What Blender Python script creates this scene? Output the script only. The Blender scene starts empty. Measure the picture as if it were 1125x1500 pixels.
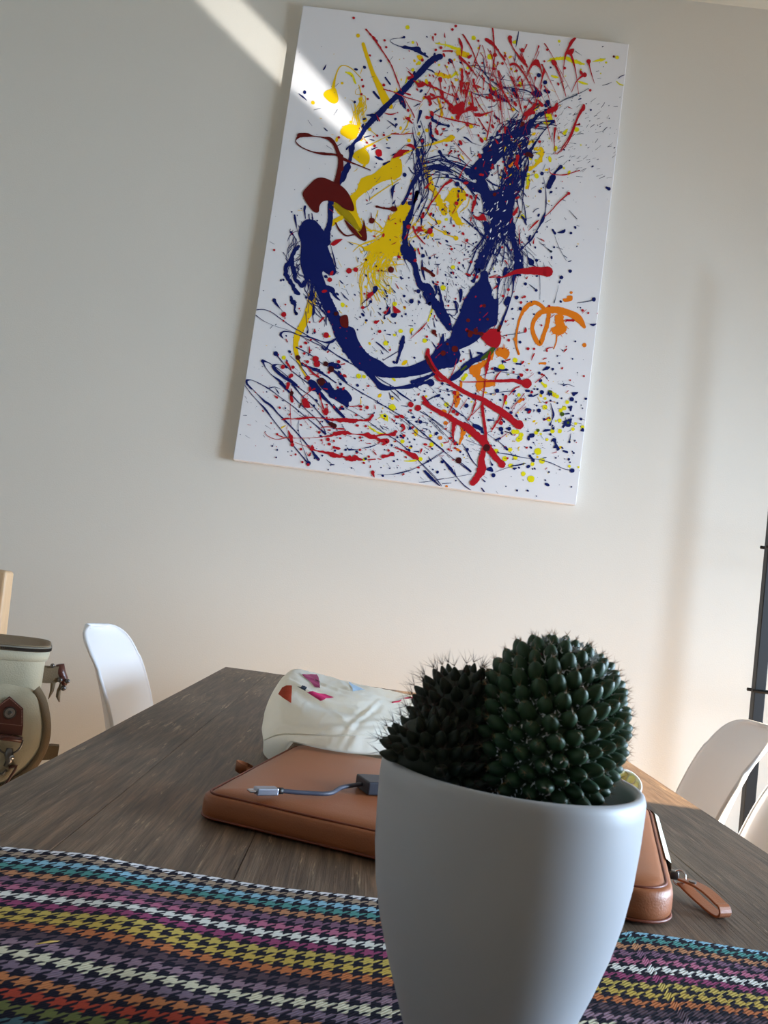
import bpy, bmesh, math, random
from mathutils import Vector, Matrix, noise
PI = math.pi
C = bpy.context.scene.collection
scene = bpy.context.scene

# ---------------------------------------------------------------- camera
CAM = Vector((0, 0, .975))
YAW, PITCH, ROLL, FPX = -.02487, .09395, .13535, 1240.0
_f = Vector((math.sin(YAW)*math.cos(PITCH), math.cos(YAW)*math.cos(PITCH), math.sin(PITCH)))
_r = Vector((math.cos(YAW), -math.sin(YAW), 0)); _u = _r.cross(_f)
RT = _r*math.cos(ROLL) + _u*math.sin(ROLL)
UP = -_r*math.sin(ROLL) + _u*math.cos(ROLL)
cd = bpy.data.cameras.new('camera'); cam = bpy.data.objects.new('camera', cd); C.objects.link(cam)
cam.matrix_world = Matrix(((RT.x, UP.x, -_f.x, CAM.x), (RT.y, UP.y, -_f.y, CAM.y), (RT.z, UP.z, -_f.z, CAM.z), (0, 0, 0, 1)))
cd.sensor_fit = 'VERTICAL'; cd.sensor_height = 36; cd.lens = 36*FPX/1500
cd.clip_start = .02; cd.clip_end = 60
cd.dof.use_dof = True; cd.dof.focus_distance = 1.35; cd.dof.aperture_fstop = 36.0
scene.camera = cam
def ray(px, py): return _f + RT*((px-562.5)/FPX) - UP*((py-750)/FPX)
def on_z(px, py, z): d = ray(px, py); return CAM + d*((z-CAM.z)/d.z)
def on_y(px, py, y): d = ray(px, py); return CAM + d*(y/d.y)

# ---------------------------------------------------------------- light
w = bpy.data.worlds.new('world'); scene.world = w; w.use_nodes = True
bg = w.node_tree.nodes['Background']; bg.inputs['Color'].default_value = (.55, .72, 1, 1); bg.inputs['Strength'].default_value = 1.0
def lamp(name, kind, loc, aim, **kw):
    l = bpy.data.lights.new(name, kind); o = bpy.data.objects.new(name, l); C.objects.link(o)
    o.location = loc; o.rotation_euler = (Vector(aim)-Vector(loc)).to_track_quat('-Z', 'Y').to_euler()
    for k, v in kw.items(): setattr(l, k, v)
    return o
SUN_T = .60
lamp('sun', 'SUN', (4, 1.6, 3), (4-1, 1.6, 3-SUN_T), energy=21.0, angle=.009, color=(1, .79, .54))
o = lamp('window_daylight_right', 'AREA', (2.33, 1.66, 1.20), (0, 1.4, .9), energy=20, spread=math.radians(165), color=(.66, .83, 1), shape='RECTANGLE', size=1.0, size_y=1.2)
o = lamp('window_daylight_front', 'AREA', (2.30, .74, 1.05), (-.4, .90, .45), energy=44, spread=math.radians(118), color=(.61, .79, 1), shape='RECTANGLE', size=.70, size_y=1.2)  # added fill lamp to brighten the left side; no window known there
# sun glint bounced up to the wall from a glossy thing beside the window
g = lamp('sun_glint', 'SPOT', (1.50, .62, .83), (-.645, 2.4, 2.583), energy=400, color=(1, .98, .93), spot_size=math.radians(12.4), spot_blend=.6, shadow_soft_size=.012)
# the long axis of the narrow beam lies in the plane of the streak on the wall
_d = (Vector((-.645, 2.4, 2.583))-Vector((1.50, .62, .83))).normalized()
_s = Vector((-.776, 0, .63)); _n = _d.cross(_s).normalized(); _l = _n.cross(_d).normalized()
g.matrix_world = Matrix(((_l.x*1, _n.x*.165, -_d.x, 1.50), (_l.y*1, _n.y*.165, -_d.y, .62), (_l.z*1, _n.z*.165, -_d.z, .83), (0, 0, 0, 1)))
scene.view_settings.view_transform = 'Standard'; scene.view_settings.look = 'None'
scene.view_settings.gamma = 1; scene.view_settings.use_curve_mapping = False
scene.view_settings.exposure = 0.48

# ---------------------------------------------------------------- materials
def srgb(r, g, b):
    f = lambda c: (c/255/12.92) if c/255 <= .04045 else ((c/255+.055)/1.055)**2.4
    return (f(r), f(g), f(b), 1)
def mat(name, col, rough=.6, metal=0, spec=.5, bump=0, bscale=200, vary=0, vscale=20, coat=0, sheen=0, trans=0, sss=0, coord='Object', stretch=(1, 1, 1)):
    m = bpy.data.materials.new(name); m.use_nodes = True; nt = m.node_tree; N = nt.nodes; L = nt.links
    b = N['Principled BSDF']; b.inputs['Base Color'].default_value = col; b.inputs['Roughness'].default_value = rough
    b.inputs['Metallic'].default_value = metal; b.inputs['Specular IOR Level'].default_value = spec
    b.inputs['Coat Weight'].default_value = coat; b.inputs['Sheen Weight'].default_value = sheen
    b.inputs['Subsurface Weight'].default_value = sss; b.inputs['Subsurface Scale'].default_value = .004
    tc = N.new('ShaderNodeTexCoord'); mp = N.new('ShaderNodeMapping'); mp.inputs['Scale'].default_value = stretch
    L.new(tc.outputs[coord], mp.inputs['Vector'])
    if vary:
        n = N.new('ShaderNodeTexNoise'); n.inputs['Scale'].default_value = vscale; n.inputs['Detail'].default_value = 5
        L.new(mp.outputs[0], n.inputs['Vector'])
        mx = N.new('ShaderNodeMix'); mx.data_type = 'RGBA'
        mx.inputs[6].default_value = tuple(c*(1-vary) for c in col[:3])+(1,)
        mx.inputs[7].default_value = tuple(min(1, c*(1+vary)) for c in col[:3])+(1,)
        L.new(n.outputs['Fac'], mx.inputs[0]); L.new(mx.outputs[2], b.inputs['Base Color'])
    if bump:
        n = N.new('ShaderNodeTexNoise'); n.inputs['Scale'].default_value = bscale; n.inputs['Detail'].default_value = 3
        L.new(mp.outputs[0], n.inputs['Vector'])
        bp = N.new('ShaderNodeBump'); bp.inputs['Strength'].default_value = bump; bp.inputs['Distance'].default_value = .001
        L.new(n.outputs['Fac'], bp.inputs['Height']); L.new(bp.outputs[0], b.inputs['Normal'])
    return m
M = {}
M['wall'] = mat('wall paint', srgb(224, 219, 209), .85, bump=.35, bscale=260, vary=.015, vscale=3)
M['far_wall'] = mat('grey brown paint', srgb(186, 180, 172), .9)
M['ceiling'] = mat('ceiling paint', srgb(214, 208, 192), .9)
M['floor'] = mat('oak floor', srgb(192, 164, 132), .5, vary=.2, vscale=6, stretch=(8, 1, 1))
M['canvas'] = mat('primed canvas', srgb(232, 230, 232), .75, bump=.12, bscale=900)
M['frame_dark'] = mat('white window frame', srgb(235, 235, 232), .4)
for k, c in dict(navy=(8, 24, 92), red=(180, 20, 34), dark_red=(96, 18, 16), yellow=(240, 196, 8), lemon=(232, 220, 20), orange=(232, 124, 22), grey=(70, 78, 100), ochre=(170, 145, 15), umber=(70, 18, 22), green=(70, 90, 20), white=(232, 230, 232)).items():
    M['p_'+k] = mat(k+' paint', srgb(*c), .5, spec=.18)
M['pot'] = mat('matte glazed ceramic', srgb(180, 182, 187), .45, spec=.45, bump=.04, bscale=60, vary=.02, vscale=30)
M['soil'] = mat('potting soil', srgb(38, 30, 24), .95, bump=1, bscale=400, vary=.4, vscale=300)
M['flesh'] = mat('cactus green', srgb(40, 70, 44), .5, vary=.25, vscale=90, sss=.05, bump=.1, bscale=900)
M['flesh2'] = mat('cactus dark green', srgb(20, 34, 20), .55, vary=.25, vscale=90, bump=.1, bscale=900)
M['wool'] = mat('cactus wool', srgb(215, 220, 225), .95, sheen=.5)
M['spine'] = mat('cactus spine', srgb(58, 38, 34), .6)
M['spine_pale'] = mat('pale cactus spine', srgb(150, 120, 90), .6)
M['bud'] = mat('cactus bud', srgb(120, 20, 60), .5)
M['leather'] = mat('tan leather', srgb(158, 93, 56), .42, spec=.45, bump=.25, bscale=700, vary=.10, vscale=12)
M['leather_dark'] = mat('tan leather edge', srgb(120, 54, 30), .45, bump=.2, bscale=700)
M['zip_tape'] = mat('pale zipper tape', srgb(220, 214, 190), .7)
M['steel'] = mat('polished steel', srgb(190, 190, 195), .25, metal=1)
M['gunmetal'] = mat('dark nickel', srgb(110, 108, 108), .3, metal=1)
M['alu'] = mat('silver aluminium', srgb(170, 175, 190), .35, metal=.9)
M['cable'] = mat('grey rubber cable', srgb(60, 64, 80), .5)
M['hub'] = mat('dark grey anodised metal', srgb(62, 66, 76), .45, metal=.5)
M['hub_port'] = mat('black plastic', srgb(14, 14, 16), .5)
M['tote'] = mat('cream cotton', srgb(242, 240, 232), .9, bump=.5, bscale=500, vary=.05, vscale=25, sheen=.2)
for k, c in dict(pr_plum=(140, 45, 85), pr_orange=(186, 70, 42), pr_pink=(200, 40, 100), pr_slate=(50, 60, 75), pr_blue=(160, 185, 210), pr_red=(170, 30, 60)).items():
    M[k] = mat('fabric print '+k[3:], srgb(*c), .85, bump=.4, bscale=500)
M['plastic'] = mat('white polypropylene', srgb(228, 230, 235), .35, spec=.4, sss=0)
M['chair_wood'] = mat('beech wood', srgb(205, 170, 132), .5, vary=.14, vscale=30, stretch=(6, 6, .6), bump=.15, bscale=90)
M['black_metal'] = mat('black powder coated steel', srgb(24, 24, 26), .45, spec=.4)
M['olive'] = mat('olive waxed canvas', srgb(186, 177, 152), .85, bump=.6, bscale=500, vary=.14, vscale=14, sheen=.1)
M['webbing'] = mat('brown webbing', srgb(122, 104, 80), .85, bump=.7, bscale=800)
M['zip_dark'] = mat('dark zipper', srgb(136, 128, 114), .6, metal=.3)
M['brown_leather'] = mat('brown bag leather', srgb(88, 46, 38), .32, spec=.5, bump=.3, bscale=500, vary=.15, vscale=40)
M['thread'] = mat('pale thread', srgb(170, 130, 118), .8)
M['lemon_flesh'] = mat('lemon flesh', srgb(246, 226, 160), .4, sss=.3, vary=.12, vscale=200)
M['lemon_pith'] = mat('lemon pith', srgb(250, 246, 228), .6, sss=.2)
M['straw'] = mat('dry straw', srgb(176, 140, 62), .7)

def wood_material():
    m = bpy.data.materials.new('dark stained old pine'); m.use_nodes = True; nt = m.node_tree; N = nt.nodes; L = nt.links
    b = N['Principled BSDF']; b.inputs['Roughness'].default_value = .5; b.inputs['Specular IOR Level'].default_value = .35
    tc = N.new('ShaderNodeTexCoord'); oi = N.new('ShaderNodeObjectInfo')
    add = N.new('ShaderNodeVectorMath'); add.operation = 'ADD'
    sc = N.new('ShaderNodeVectorMath'); sc.operation = 'SCALE'; sc.inputs['Scale'].default_value = 7.0
    cmb = N.new('ShaderNodeCombineXYZ'); L.new(oi.outputs['Random'], cmb.inputs[0]); L.new(oi.outputs['Random'], cmb.inputs[1]); L.new(cmb.outputs[0], sc.inputs[0])
    L.new(tc.outputs['Object'], add.inputs[0]); L.new(sc.outputs[0], add.inputs[1])
    def nz(scale, st, detail=4, dist=0, rough=.6):
        mp = N.new('ShaderNodeMapping'); mp.inputs['Scale'].default_value = st; L.new(add.outputs[0], mp.inputs['Vector'])
        n = N.new('ShaderNodeTexNoise'); n.inputs['Scale'].default_value = scale; n.inputs['Detail'].default_value = detail; n.inputs['Distortion'].default_value = dist
        n.inputs['Roughness'].default_value = rough
        L.new(mp.outputs[0], n.inputs['Vector']); return n
    def ramp(src, stops):
        r = N.new('ShaderNodeValToRGB'); e = r.color_ramp.elements
        while len(e) < len(stops): e.new(.5)
        for i, (p, c) in enumerate(stops): e[i].position = p; e[i].color = c
        L.new(src, r.inputs[0]); return r
    grain = nz(9, (14, .9, 1), 6, .8)
    fine = nz(70, (8, .22, 1), 4, .3)
    big = nz(3.2, (1.6, .8, 1), 4, .4)
    base = ramp(grain.outputs['Fac'], [(.25, srgb(86, 74, 63)), (.5, srgb(134, 118, 102)), (.75, srgb(172, 154, 134))])
    tint = ramp(big.outputs['Fac'], [(.3, srgb(150, 128, 112)), (.5, srgb(190, 178, 168)), (.72, srgb(228, 190, 158))])
    mul = N.new('ShaderNodeMix'); mul.data_type = 'RGBA'; mul.blend_type = 'MULTIPLY'; mul.inputs[0].default_value = .9
    L.new(base.outputs[0], mul.inputs[6]); L.new(tint.outputs[0], mul.inputs[7])
    fr = ramp(fine.outputs['Fac'], [(.38, (.50, .49, .48, 1)), (.58, (1, 1, 1, 1))])
    mul2 = N.new('ShaderNodeMix'); mul2.data_type = 'RGBA'; mul2.blend_type = 'MULTIPLY'; mul2.inputs[0].default_value = .7
    L.new(mul.outputs[2], mul2.inputs[6]); L.new(fr.outputs[0], mul2.inputs[7])
    # wear: pale scratches along the grain, more of them on the rubbed right side
    s1 = nz(46, (3.6, .28, 1), 6, .2, .75)
    patch = nz(4.5, (1, 1, 1), 2)
    mm = N.new('ShaderNodeMath'); mm.operation = 'MULTIPLY_ADD'; mm.inputs[1].default_value = .35; L.new(patch.outputs['Fac'], mm.inputs[0]); L.new(s1.outputs['Fac'], mm.inputs[2])
    wr = ramp(mm.outputs[0], [(.785, (0, 0, 0, 1)), (.85, (1, 1, 1, 1))])
    mx = N.new('ShaderNodeMix'); mx.data_type = 'RGBA'; mx.inputs[7].default_value = srgb(176, 152, 122)
    wf = N.new('ShaderNodeMath'); wf.operation = 'MULTIPLY'; wf.inputs[1].default_value = .75; L.new(wr.outputs[0], wf.inputs[0])
    L.new(wf.outputs[0], mx.inputs[0]); L.new(mul2.outputs[2], mx.inputs[6]); L.new(mx.outputs[2], b.inputs['Base Color'])
    bp = N.new('ShaderNodeBump'); bp.inputs['Strength'].default_value = .5; bp.inputs['Distance'].default_value = .0012
    L.new(fine.outputs['Fac'], bp.inputs['Height']); L.new(bp.outputs[0], b.inputs['Normal'])
    return m
M['table'] = wood_material()

# thin cotton lets some of the light through
_t = M['tote'].node_tree; _b = _t.nodes['Principled BSDF']; _tr = _t.nodes.new('ShaderNodeBsdfTranslucent'); _tr.inputs[0].default_value = srgb(244, 242, 234)
_mx = _t.nodes.new('ShaderNodeMixShader'); _mx.inputs[0].default_value = .6; _t.links.new(_b.outputs[0], _mx.inputs[1]); _t.links.new(_tr.outputs[0], _mx.inputs[2]); _t.links.new(_mx.outputs[0], _t.nodes['Material Output'].inputs['Surface'])

def houndstooth_material(rows):
    m = bpy.data.materials.new('houndstooth wool'); m.use_nodes = True; nt = m.node_tree; N = nt.nodes; L = nt.links
    b = N['Principled BSDF']; b.inputs['Roughness'].default_value = .95; b.inputs['Specular IOR Level'].default_value = .15
    uv = N.new('ShaderNodeTexCoord')
    wn = N.new('ShaderNodeTexNoise'); wn.inputs['Scale'].default_value = 2.2; wn.inputs['Detail'].default_value = 2
    L.new(uv.outputs['UV'], wn.inputs['Vector'])
    jit = N.new('ShaderNodeVectorMath'); jit.operation = 'MULTIPLY_ADD'; jit.inputs[1].default_value = (.10, .10, 0)
    L.new(wn.outputs['Color'], jit.inputs[0]); L.new(uv.outputs['UV'], jit.inputs[2])
    sep = N.new('ShaderNodeSeparateXYZ'); L.new(jit.outputs[0], sep.inputs[0])
    def mt(op, a, b_=None, c=None):
        n = N.new('ShaderNodeMath'); n.operation = op
        for i, v in enumerate((a, b_, c)):
            if v is None: continue
            if isinstance(v, (int, float)): n.inputs[i].default_value = v
            else: L.new(v, n.inputs[i])
        return n.outputs[0]
    U, V = sep.outputs[0], sep.outputs[1]
    # classic weave: warp and weft change colour every half check, 2/2 twill picks the upper thread
    wu = mt('LESS_THAN', mt('FRACT', U), .5)
    wv = mt('LESS_THAN', mt('FRACT', V), .5)
    tw = mt('LESS_THAN', mt('FRACT', mt('MULTIPLY', mt('ADD', U, V), 2.0)), .5)
    light = mt('ADD', mt('MULTIPLY', wu, tw), mt('MULTIPLY', wv, mt('SUBTRACT', 1, tw)))
    # row colours
    n = len(rows)
    cr = N.new('ShaderNodeValToRGB'); cr.color_ramp.interpolation = 'CONSTANT'; e = cr.color_ramp.elements
    while len(e) < n: e.new(.5)
    for i, c in enumerate(rows): e[i].position = i/n; e[i].color = srgb(*c)
    L.new(mt('DIVIDE', mt('ADD', V, .25), n), cr.inputs[0])
    mx = N.new('ShaderNodeMix'); mx.data_type = 'RGBA'; mx.inputs[6].default_value = srgb(24, 22, 38)
    L.new(light, mx.inputs[0]); L.new(cr.outputs[0], mx.inputs[7])
    fz = N.new('ShaderNodeTexNoise'); fz.inputs['Scale'].default_value = 16; fz.inputs['Detail'].default_value = 4
    L.new(uv.outputs['UV'], fz.inputs['Vector'])
    mm = N.new('ShaderNodeMix'); mm.data_type = 'RGBA'; mm.blend_type = 'MULTIPLY'; mm.inputs[0].default_value = .25
    L.new(mx.outputs[2], mm.inputs[6]); L.new(fz.outputs['Fac'], mm.inputs[7]); 
    L.new(mm.outputs[2], b.inputs['Base Color'])
    wv2 = N.new('ShaderNodeTexWave'); wv2.inputs['Scale'].default_value = 2.6; wv2.inputs['Distortion'].default_value = .6; wv2.bands_direction = 'DIAGONAL'
    L.new(uv.outputs['UV'], wv2.inputs['Vector'])
    bp = N.new('ShaderNodeBump'); bp.inputs['Strength'].default_value = .5; bp.inputs['Distance'].default_value = .0012
    ad = mt('ADD', mt('MULTIPLY', light, .6), mt('MULTIPLY', wv2.outputs['Fac'], .5))
    L.new(ad, bp.inputs['Height']); L.new(bp.outputs[0], b.inputs['Normal'])
    return m

# ---------------------------------------------------------------- helpers
def obj(name, verts, faces, m, parent=None, smooth=False, origin=None):
    me = bpy.data.meshes.new(name)
    if origin is not None: verts = [Vector(v)-Vector(origin) for v in verts]
    me.from_pydata([tuple(v) for v in verts], [], faces); me.update()
    me.materials.append(M[m] if isinstance(m, str) else m)
    if smooth:
        for p in me.polygons: p.use_smooth = True
    o = bpy.data.objects.new(name, me); C.objects.link(o)
    if origin is not None: o.location = origin
    if parent: o.parent = parent
    return o
def from_bm(name, bm, m, parent=None, smooth=False):
    me = bpy.data.meshes.new(name); bm.normal_update(); bm.to_mesh(me); bm.free()
    me.materials.append(M[m] if isinstance(m, str) else m)
    if smooth:
        for p in me.polygons: p.use_smooth = True
    o = bpy.data.objects.new(name, me); C.objects.link(o)
    if parent: o.parent = parent
    return o
def thing(name, label, cat, loc=(0, 0, 0), rotz=0, group=None):
    o = bpy.data.objects.new(name, None); C.objects.link(o); o.empty_display_size = .05
    o.location = loc; o.rotation_euler = (0, 0, rotz); o['label'] = label; o['category'] = cat
    if group: o['group'] = group
    return o
def struct(o): o['kind'] = 'structure'; return o
def add_box(bm, lo, hi, bevel=0, seg=2):
    r = bmesh.ops.create_cube(bm, size=1)
    for v in r['verts']:
        v.co = Vector([(lo[i]+hi[i])/2 + v.co[i]*(hi[i]-lo[i]) for i in range(3)])
    if bevel:
        es = list({e for v in r['verts'] for e in v.link_edges})
        bmesh.ops.bevel(bm, geom=es, offset=bevel, segments=seg, affect='EDGES', profile=.5)
def box(name, lo, hi, m, parent=None, bevel=0, seg=2, smooth=False):
    bm = bmesh.new(); add_box(bm, lo, hi, bevel, seg); return from_bm(name, bm, m, parent, smooth)
def tube_data(pts, rad, n=8, cap=True, flat=1.0, upv=None):
    pts = [Vector(p) for p in pts]; V = []; F = []
    rads = rad if isinstance(rad, (list, tuple)) else [rad]*len(pts)
    prev = None
    for i, p in enumerate(pts):
        t = (pts[min(i+1, len(pts)-1)]-pts[max(i-1, 0)]).normalized()
        if upv is not None: a = Vector(upv)
        elif prev is not None: a = prev
        else: a = Vector((0, 0, 1)) if abs(t.z) < .9 else Vector((1, 0, 0))
        s = t.cross(a)
        if s.length < 1e-6: s = t.cross(Vector((0, 1, .1)))
        s.normalize(); u = s.cross(t).normalized(); prev = u
        for k in range(n):
            an = 2*PI*k/n; V.append(p + s*math.cos(an)*rads[i] + u*math.sin(an)*rads[i]*flat)
    for i in range(len(pts)-1):
        for k in range(n):
            a = i*n+k; b = i*n+(k+1) % n; F.append((a, b, b+n, a+n))
    if cap: F.append(tuple(range(n))[::-1]); F.append(tuple(range((len(pts)-1)*n, len(pts)*n)))
    return V, F
def tube(name, pts, rad, m, parent=None, n=8, flat=1.0, upv=None):
    V, F = tube_data(pts, rad, n, True, flat, upv); return obj(name, V, F, m, parent, True)
def lathe(name, prof, m, parent=None, n=64, center=(0, 0, 0)):
    V = []; F = []
    for r, z in prof:
        for k in range(n):
            a = 2*PI*k/n; V.append((center[0]+r*math.cos(a), center[1]+r*math.sin(a), center[2]+z))
    for i in range(len(prof)-1):
        for k in range(n):
            a = i*n+k; b = i*n+(k+1) % n; F.append((a, b, b+n, a+n))
    return obj(name, V, F, m, parent, True)
def crom(P, step):
    """Catmull-Rom through tuples of any length"""
    if len(P) < 3: P = [P[0], tuple((a+b)/2 for a, b in zip(P[0], P[-1])), P[-1]]
    Q = [P[0]]+list(P)+[P[-1]]; out = []
    for i in range(1, len(Q)-2):
        p0, p1, p2, p3 = Q[i-1:i+3]
        d = math.hypot(p2[0]-p1[0], p2[1]-p1[1]); n = max(2, int(d/step))
        for k in range(n):
            t = k/n
            out.append(tuple(.5*((2*b)+(-a+c)*t+(2*a-5*b+4*c-d_)*t*t+(-a+3*b-3*c+d_)*t**3) for a, b, c, d_ in zip(p0, p1, p2, p3)))
    out.append(P[-1]); return out

# ---------------------------------------------------------------- the room
WY, CZ = 2.40, 2.857
XL, XR, YB = -2.4, 2.4, -2.5
struct(box('floor', (XL-.1, YB-.1, -.06), (XR+.1, WY+.1, 0), 'floor'))
struct(box('ceiling', (XL-.1, YB-.1, CZ), (XR+.1, WY+.1, CZ+.1), 'ceiling'))
struct(box('wall_back', (XL-.1, WY, 0), (XR+.1, WY+.12, CZ), 'wall'))
struct(box('wall_left', (XL-.1, YB, 0), (XL, WY, CZ), 'wall'))
struct(box('baseboard_back', (XL, WY-.014, 0), (XR, WY, .09), 'frame_dark', bevel=.003))
def holed_wall(name, axis, at, th, a0, a1, holes, wm='wall'):
    """wall along one axis with rectangular holes (a0,a1,z0,z1)"""
    bm = bmesh.new(); cur = a0
    def bx(p0, p1, z0, z1):
        if p1-p0 < 1e-4 or z1-z0 < 1e-4: return
        if axis == 'y': add_box(bm, (at, p0, z0), (at+th, p1, z1))
        else: add_box(bm, (p0, at, z0), (p1, at+th, z1))
    for h0, h1, z0, z1 in holes:
        bx(cur, h0, 0, CZ); bx(h0, h1, 0, z0); bx(h0, h1, z1, CZ); cur = h1
    bx(cur, a1, 0, CZ)
    return struct(from_bm(name, bm, wm))
def window_frame(n, axis, at, h):
    bm = bmesh.new(); a0, a1, z0, z1 = h; t = .045
    def bx(p0, p1, q0, q1):
        if axis == 'y': add_box(bm, (at, p0, q0), (at+.05, p1, q1), .004, 1)
        else: add_box(bm, (p0, at, q0), (p1, at+.05, q1), .004, 1)
    bx(a0-t, a0, z0-t, z1+t); bx(a1, a1+t, z0-t, z1+t); bx(a0, a1, z1, z1+t); bx(a0, a1, z0-t, z0)
    return struct(from_bm('window_%d' % n, bm, 'frame_dark'))
SUNX0 = -.06
HEAD = .75 + SUN_T*(XR-SUNX0)
WR = [(1.15, 2.22, .55, HEAD)]
holed_wall('wall_right', 'y', XR, .1, YB, WY, WR)
holed_wall('wall_rear', 'x', YB-.1, .1, XL-.1, XR+.1, [], 'far_wall')
window_frame(1, 'y', XR+.03, WR[0])
# added frame and blind on solid wall, made up to dress the front fill lamp
window_frame(2, 'y', XR-.045, (.37, 1.08, .50, 1.75)); struct(box('window_blind', (XR-.012, .37, .50), (XR-.008, 1.08, 1.75), 'frame_dark'))

# ---------------------------------------------------------------- dining table
TA, TXL, TW, TYF = .02884, -.37498, .78699, 2.03575
TL = 1.80
def T(x, y, z=.75):     # table coordinates: x from the left edge, y back from the far edge
    return Vector((TXL+x*math.cos(TA)+y*math.sin(TA), TYF+x*math.sin(TA)-y*math.cos(TA), z))
tb = thing('dining_table', 'long dark stained wooden plank table with a worn, scratched top', 'table', T(TW/2, TL/2, 0), TA)
cuts = [0, .105, .245, .385, .525, .662, TW]
for i in range(6):
    bm = bmesh.new()
    add_box(bm, (cuts[i]+.00015-TW/2, -TL/2, .720), (cuts[i+1]-.00015-TW/2, TL/2, .750), .0006 if 0 < i < 5 else .0012, 2)
    bmesh.ops.subdivide_edges(bm, edges=[e for e in bm.edges if e.calc_length() > 1], cuts=24)
    rr = random.Random(i)
    for v in bm.verts:
        if v.co.z > .745: v.co.z += .0006*(noise.noise((v.co.x*6+i*9, v.co.y*5, 0)))-.0002*i % .0004
    o = from_bm('plank', bm, 'table', tb)
for sx in (-1, 1):
    box('apron', (sx*(TW/2-.07)-.011, -TL/2+.1, .62), (sx*(TW/2-.07)+.011, TL/2-.1, .7195), 'table', tb, .002)
for sy in (-1, 1):
    box('leg', (-.045, sy*(TL/2-.45)-.045, .05), (.045, sy*(TL/2-.45)+.045, .66), 'table', tb, .004)
    box('top_beam', (-TW/2+.09, sy*(TL/2-.45)-.03, .66), (TW/2-.09, sy*(TL/2-.45)+.03, .7195), 'table', tb, .003)
    box('apron', (-TW/2+.085, sy*(TL/2-.07)-.011, .62), (TW/2-.085, sy*(TL/2-.07)+.011, .7195), 'table', tb, .002)
    for sx in (-1, 1):
        pass
    box('foot', (-.06, sy*(TL/2-.45)-.24, 0), (.06, sy*(TL/2-.45)+.24, .05), 'table', tb, .004)

# ---------------------------------------------------------------- chairs
def shell_point(s, t):
    """moulded shell seat: s across (-1..1), t from the front lip of the seat (0) to the top of the back (1). Local: +x is the front."""
    prof = [(.235, .425, .205), (.16, .440, .225), (.03, .425, .232), (-.09, .425, .232), (-.165, .455, .225), (-.195, .53, .222), (-.215, .62, .222), (-.244, .71, .218), (-.274, .775, .205), (-.300, .815, .16)]
    f = t*(len(prof)-1); i = min(int(f), len(prof)-2); k = f-i
    P = [prof[max(i-1, 0)], prof[i], prof[i+1], prof[min(i+2, len(prof)-1)]]
    x, z, hw = [.5*((2*P[1][j])+(-P[0][j]+P[2][j])*k+(2*P[0][j]-5*P[1][j]+4*P[2][j]-P[3][j])*k*k+(-P[0][j]+3*P[1][j]-3*P[2][j]+P[3][j])*k**3) for j in range(3)]
    if t > .8: # rounded top corners
        e = (t-.8)/.2; hw = .206*math.sqrt(max(0, 1-(e*.985)**3.2)) if e < 1 else .02
        hw = max(hw, .02)
    y = s*hw
    wrap = s*s
    up = max(0, 1-t/.42)         # seat part: sides turn up
    bk = 1-up
    z += wrap*.045*up*(1-.6*up) + wrap*.03*min(1, t/.42)*(1-t)*2
    x += wrap*.055*bk*max(0, (1-t))**.5 + wrap*.02*bk
    # flared lip all round the edge
    lip = max(0, abs(s)-.90)/.10
    x -= lip*.006*bk; y += 0
    return Vector((x, y, z))
def shell_chair(label, x, y, rot, group=None):
    t = thing('shell_chair', label, 'chair', (x, y, 0), rot, group)
    NS, NT = 28, 60; V = []; F = []
    for j in range(NT+1):
        for i in range(NS+1): V.append(shell_point(-1+2*i/NS, j/NT))
    for j in range(NT):
        for i in range(NS):
            a = j*(NS+1)+i; F.append((a, a+1, a+NS+2, a+NS+1))
    sh = obj('seat_shell', V, F, 'plastic', t, True)
    md = sh.modifiers.new('thick', 'SOLIDIFY'); md.thickness = .006; md.offset = 0
    # rolled rim of the shell
    loop = [V[i] for i in range(NS+1)] + [V[j*(NS+1)+NS] for j in range(1, NT+1)] + [V[NT*(NS+1)+i] for i in range(NS-1, -1, -1)] + [V[j*(NS+1)] for j in range(NT-1, 0, -1)]
    VV, FF = tube_data(loop+[loop[0]], .0042, 8, False)
    obj('rim', VV, FF, 'plastic', t, True)
    for sx, sy in ((1, 1), (1, -1), (-1, 1), (-1, -1)):
        tube('leg', [(sx*.11, sy*.11, .415), (sx*.2, sy*.2, 0)], [.014, .010], 'chair_wood', t, 12)
    for sy in (-1, 1):
        tube('strut', [(.14, sy*.14, .30), (-.14, -sy*.14, .30)], .004, 'black_metal', t, 6)
        tube('strut', [(sy*.11, .11, .412), (sy*.11, -.11, .412)], .005, 'black_metal', t, 6)
    return t

# ---------------------------------------------------------------- wooden chair beside the bag
WCX, WCY = -.528, 1.46
wc = thing('wooden_chair', 'light wooden chair with a tall back post rising behind the olive bag', 'chair', (WCX, WCY, 0))
for sy in (-1, 1):
    bm = bmesh.new(); add_box(bm, (-.205, sy*.19-.018, 0), (-.165, sy*.19+.018, .918), .006, 3)
    for v in bm.verts:
        if v.co.z > .45: v.co.x -= (v.co.z-.45)*.12
    from_bm('back_post', bm, 'chair_wood', wc)
    box('front_leg', (.14, sy*.19-.018, 0), (.176, sy*.19+.018, .43), 'chair_wood', wc, .003)
    box('seat_rail', (-.165, sy*.19-.01, .37), (.14, sy*.19+.01, .43), 'chair_wood', wc, .002)
for z0 in (.62, .72, .82):
    box('back_slat', (-.200-(z0-.44)*.12, -.172, z0), (-.182-(z0-.44)*.12, .172, z0+.05), 'chair_wood', wc, .003)
box('seat', (-.16, -.215, .431), (.19, .215, .452), 'chair_wood', wc, .006, 3)

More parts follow.
